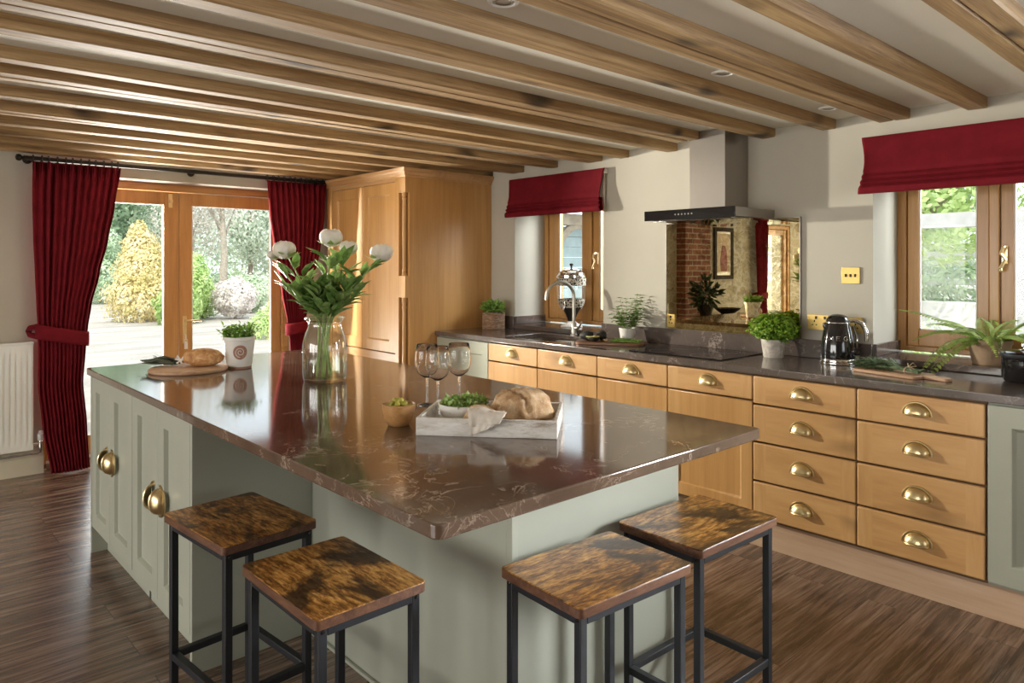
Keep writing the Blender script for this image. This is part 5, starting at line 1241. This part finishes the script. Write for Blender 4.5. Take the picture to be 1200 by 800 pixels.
# ------------------------------------------------------------------ outdoors
ZG = -0.10
gr = MB().box(-60, 60, YB+0.36, 90, ZG-0.1, ZG); gr.box(XW+0.46, 60, -40, YB+0.36, ZG-0.1, ZG); gr.box(-60, XL-0.32, -40, YB+0.36, ZG-0.1, ZG)
struct('ground', gr, 'gravel', 'pale gravel drive outside the patio doors', 'ground', smooth=0)
def cloudbush(mb, c, rad, n, s, seed, lump=0.25):
    r_ = random.Random(seed); c = Vector(c)
    n = int(n*2.2); s = s*0.60
    for _ in range(n):
        while True:
            d = Vector((r_.uniform(-1, 1), r_.uniform(-1, 1), r_.uniform(-1, 1)))
            if 0.1 < d.length < 1: break
        d.normalize(); k = (1+lump*noise.noise(d*2.3+Vector((seed, 0, 0))))*(0.72+0.28*r_.random())
        p = Vector((c.x+d.x*rad[0]*k, c.y+d.y*rad[1]*k, c.z+d.z*rad[2]*k))
        if p.z < ZG+0.02: continue
        a = Vector((r_.uniform(-1, 1), r_.uniform(-1, 1), r_.uniform(-1, 1))); b = d.cross(a)
        if b.length < 1e-3: continue
        b.normalize(); a = (b.cross(d)+d*r_.uniform(-0.8, 0.8)).normalized(); q = s*r_.uniform(0.6, 1.3)
        mb.add([p-a*q, p-b*q*0.5, p+a*q, p+b*q*0.5], [(0, 1, 2, 3)])
    return mb
def shrub(name, label, cat, mat, blobs, n, s, seed, core=True):
    """blobs: (x, y, z, rx, ry, rz)"""
    x, y = blobs[0][0], blobs[0][1]
    t = thing(name, label, cat, (x, y, ZG)); mb = MB(); tot = sum(b[3]*b[5] for b in blobs)
    for k, b in enumerate(blobs): cloudbush(mb, b[:3], b[3:], int(n*b[3]*b[5]/tot), s, seed+k*1.3)
    obj('foliage', mb, mat, t, W=True, smooth=0)
    st = MB(); 
    for b in blobs: st.tube([(x, y, ZG), (b[0], b[1], b[2]*0.6)], [0.05, 0.02], 6)
    obj('stems', st, 'bark', t, W=True)
    return t
def tree(label, mat, x, y, h, r, n, s, seed, trunk=0.45, tr=0.14):
    t = thing('garden_tree', label, 'tree', (x, y, ZG), 0, 'garden trees')
    tk = MB().tube([(x, y, ZG), (x+0.1, y, h*0.25), (x-0.05, y, h*0.6)], [tr*1.3, tr, tr*0.6], 10)
    r_ = random.Random(seed)
    for k in range(6):
        a = k*1.05+seed; tk.tube([(x, y, h*(0.3+0.05*k)), (x+r*0.4*cos(a), y+r*0.4*sin(a), h*(0.5+0.05*k)), (x+r*0.75*cos(a), y+r*0.75*sin(a), h*(0.62+0.05*k))], [tr*0.45, tr*0.3, tr*0.12], 6)
    obj('trunk', tk, 'bark', t, W=True)
    mb = MB(); zc = h*(trunk+1)/2
    for k in range(7):
        a = k*2.4+seed; rr = r*0.45*(k > 0); cloudbush(mb, (x+rr*cos(a), y+rr*sin(a), zc+h*(1-trunk)*0.22*sin(k*1.9)), (r*0.6, r*0.6, h*(1-trunk)*0.34), n//7, s, seed+k)
    obj('crown', mb, mat, t, W=True, smooth=0)
    return t
# through the patio doors
shrub('golden_conifer', 'cone shaped golden shrub left of the patio door stile', 'shrub', 'g_gold', [(5.80, 21.4, 0.5, 1.0, 0.9, 0.9), (5.80, 21.4, 1.25, 0.78, 0.78, 0.8), (5.72, 21.4, 1.85, 0.5, 0.5, 0.62), (5.68, 21.4, 2.25, 0.28, 0.28, 0.4)], 5200, 0.085, 1)
shrub('green_bush', 'lime green bush at the right foot of the golden shrub', 'shrub', 'g_lime', [(6.15, 19.7, 0.35, 0.6, 0.5, 0.6), (6.75, 20.3, 0.75, 0.4, 0.4, 0.75)], 2400, 0.085, 4)
shrub('green_bush', 'tall lime green bush left of the blossom bush', 'shrub', 'g_lime', [(7.25, 21.4, 0.45, 0.55, 0.6, 0.7), (7.2, 21.6, 1.1, 0.45, 0.5, 0.7)], 2400, 0.085, 6)
shrub('blossom_bush', 'round whitish blossom bush right of the patio door stile', 'shrub', 'g_blossom', [(8.0, 20.6, 0.5, 0.62, 0.6, 0.58)], 2400, 0.075, 8)
shrub('green_bush', 'small dark green bush right of the blossom bush', 'shrub', 'g_mid', [(9.3, 22.6, 0.5, 0.5, 0.5, 0.6)], 1500, 0.08, 10)
shrub('green_bush', 'low yellow green bush near the right curtain', 'shrub', 'g_lime', [(6.35, 14.6, 0.1, 0.42, 0.5, 0.42), (6.75, 14.8, 0.25, 0.4, 0.4, 0.5)], 1700, 0.06, 12)
shrub('weeping_shrub', 'drooping pale green shrub beside the left curtain', 'shrub', 'g_mid', [(7.1, 32.0, 0.9, 0.95, 0.9, 1.2), (7.1, 32.0, 2.1, 0.7, 0.7, 1.1)], 2600, 0.11, 14)
tree('dark green tree behind the golden shrub', 'g_dark', 8.7, 37, 6.5, 1.9, 4200, 0.20, 2, 0.05)
tree('mid green tree behind the weeping shrub', 'g_mid', 8.6, 44, 8.5, 2.5, 4200, 0.22, 3, 0.05)
tree('brownish airy tree above the golden shrub', 'g_brown', 13.4, 41, 8.5, 2.4, 2800, 0.16, 5, 0.2)
tree('bare trunked brownish tree behind the blossom bush', 'g_brown', 12.3, 33.2, 7.6, 2.3, 2400, 0.13, 7, 0.42, 0.15)
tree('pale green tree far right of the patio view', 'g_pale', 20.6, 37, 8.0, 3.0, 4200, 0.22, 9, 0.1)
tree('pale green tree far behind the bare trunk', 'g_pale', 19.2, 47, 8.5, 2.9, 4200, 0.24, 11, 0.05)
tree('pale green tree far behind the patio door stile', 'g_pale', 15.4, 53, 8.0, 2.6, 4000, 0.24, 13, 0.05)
tree('mid green tree far behind the right curtain', 'g_mid', 27.5, 42, 8.5, 3.4, 3600, 0.24, 15, 0.05)
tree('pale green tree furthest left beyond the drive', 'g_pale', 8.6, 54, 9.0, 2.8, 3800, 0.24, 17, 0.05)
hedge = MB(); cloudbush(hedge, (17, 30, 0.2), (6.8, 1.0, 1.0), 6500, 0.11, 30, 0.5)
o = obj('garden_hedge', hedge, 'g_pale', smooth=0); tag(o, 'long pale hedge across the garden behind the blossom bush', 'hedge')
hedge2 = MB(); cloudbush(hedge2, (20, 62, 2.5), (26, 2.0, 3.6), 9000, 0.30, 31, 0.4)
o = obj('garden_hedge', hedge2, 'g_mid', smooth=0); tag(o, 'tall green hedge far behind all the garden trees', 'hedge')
# through the second door (mirror)
tree('green tree outside the second glazed door', 'g_mid', -7.5, 13.5, 4.5, 2.2, 3000, 0.12, 21, 0.05)
tree('lime tree outside the second glazed door', 'g_lime', -12.6, 15.5, 5.0, 2.4, 3000, 0.13, 23, 0.05)
# through the right-hand windows
bn = thing('outbuilding', 'blue grey boarded outbuilding with oak posts outside the sink window', 'building', (6.9, 6.6, ZG))
wb = MB()
for k in range(14): wb.box(5.6+0.0, 9.6, 7.25+0.004*(k % 2), 7.4, ZG+k*0.15, ZG+(k+1)*0.15-0.006)
obj('board_wall', wb, 'barnblue', bn, W=True)
obj('oak_post', MB().box(7.12, 7.28, 7.0, 7.16, ZG, 2.0), 'oldoak', bn, W=True, bev=0.01)
obj('oak_post', MB().box(9.3, 9.46, 7.0, 7.16, ZG, 2.0), 'oldoak', bn, W=True, bev=0.01)
obj('oak_beam', MB().box(5.4, 9.6, 7.0, 7.18, 2.0, 2.16), 'oldoak', bn, W=True, bev=0.01)
bc = MB().tube([(7.26+0.50*(1-cos(a)), 7.08, 1.45+0.56*sin(a)) for a in [pi/2*i/10 for i in range(11)]], 0.06, 6); obj('curved_brace', bc, 'oldoak', bn, W=True)
obj('roof', MB().prism([(6.6, 2.165), (8.8, 2.9), (8.8, 3.0), (6.5, 2.25)], 'X', 5.3, 9.8), 'stonewhite', bn, W=True)
pg = thing('garden_pergola', 'weathered grey timber pergola outside the wide right window', 'pergola', (10.5, 3.2, ZG))
obj('beam', MB().box(10.0, 10.12, -1.5, 6.2, 1.90, 2.08), 'oldgrey', pg, W=True)
for y in (-1.4, 2.25, 6.0): obj('post', MB().box(10.0, 10.12, y-0.06, y+0.06, ZG, 1.90), 'oldgrey', pg, W=True)
gw = thing('garden_wall', 'low pale slatted screen of long boards beyond the pergola', 'wall', (15.5, 3, ZG))
for k in range(5): obj('board', MB().box(15.4, 15.45, -4, 9.5, 1.05+k*0.17, 1.18+k*0.17), 'oldgrey', gw, W=True, bev=0.005)
for y in (-3, 0, 3, 6, 9): obj('post', MB().box(15.46, 15.56, y-0.05, y+0.05, ZG, 1.9), 'oldgrey', gw, W=True)
lb = MB(); cloudbush(lb, (14.6, 3.2, 1.0), (0.5, 4.2, 0.5), 3600, 0.085, 61, 0.6)
o = obj('garden_hedge', lb, 'g_mid', smooth=0); tag(o, 'low loose hedge in front of the slatted screen', 'hedge')
rw = thing('raised_bed', 'pale stone raised bed under the low hedge', 'planter', (14.5, 3.2, ZG))
obj('front_wall', MB().box(13.9, 14.1, -1.4, 7.8, ZG, 0.80), 'stonewhite', rw, W=True, bev=0.02)
obj('back_wall', MB().box(15.0, 15.2, -1.4, 7.8, ZG, 0.80), 'stonewhite', rw, W=True, bev=0.02)
obj('soil', MB().box(14.1, 15.0, -1.4, 7.8, ZG, 0.74), 'soil', rw, W=True)
fe = thing('garden_fence', 'white picket fence at the far right of the window view', 'fence', (12.6, 1.6, ZG))
for k in range(10): obj('picket', MB().box(12.6, 12.63, -0.9+k*0.16, -0.8+k*0.16, 0.9, 1.45), 'white', fe, W=True)
obj('rail', MB().box(12.63, 12.67, -1.0, 0.8, 1.0, 1.08), 'white', fe, W=True)
for y in (-0.95, 0.75): obj('post', MB().box(12.63, 12.71, y-0.04, y+0.04, ZG, 1.5), 'white', fe, W=True)
tree('bright green tree filling the top of the wide right window', 'g_lime', 13.0, 4.6, 4.4, 1.9, 4200, 0.11, 41, 0.33)
tree('bright green tree at the far right of the wide window', 'g_lime', 18.2, 1.2, 5.2, 2.0, 3600, 0.13, 43, 0.25)
tree('mid green tree behind the slatted screen', 'g_mid', 19, 6.6, 6.0, 2.6, 4200, 0.2, 45, 0.05)
tree('mid green tree behind the picket fence', 'g_mid', 23.5, 1.0, 6.5, 2.6, 4200, 0.2, 47, 0.05)
shrub('green_bush', 'yellow green bush low in the wide right window', 'shrub', 'g_lime', [(7.6, 2.55, 0.35, 0.42, 0.4, 0.5)], 900, 0.05, 50)
shrub('green_bush', 'small plant growing close outside the wide window', 'shrub', 'g_mid', [(5.4, 1.75, 0.75, 0.24, 0.24, 0.32), (5.4, 1.75, 0.3, 0.2, 0.2, 0.5)], 700, 0.035, 52)
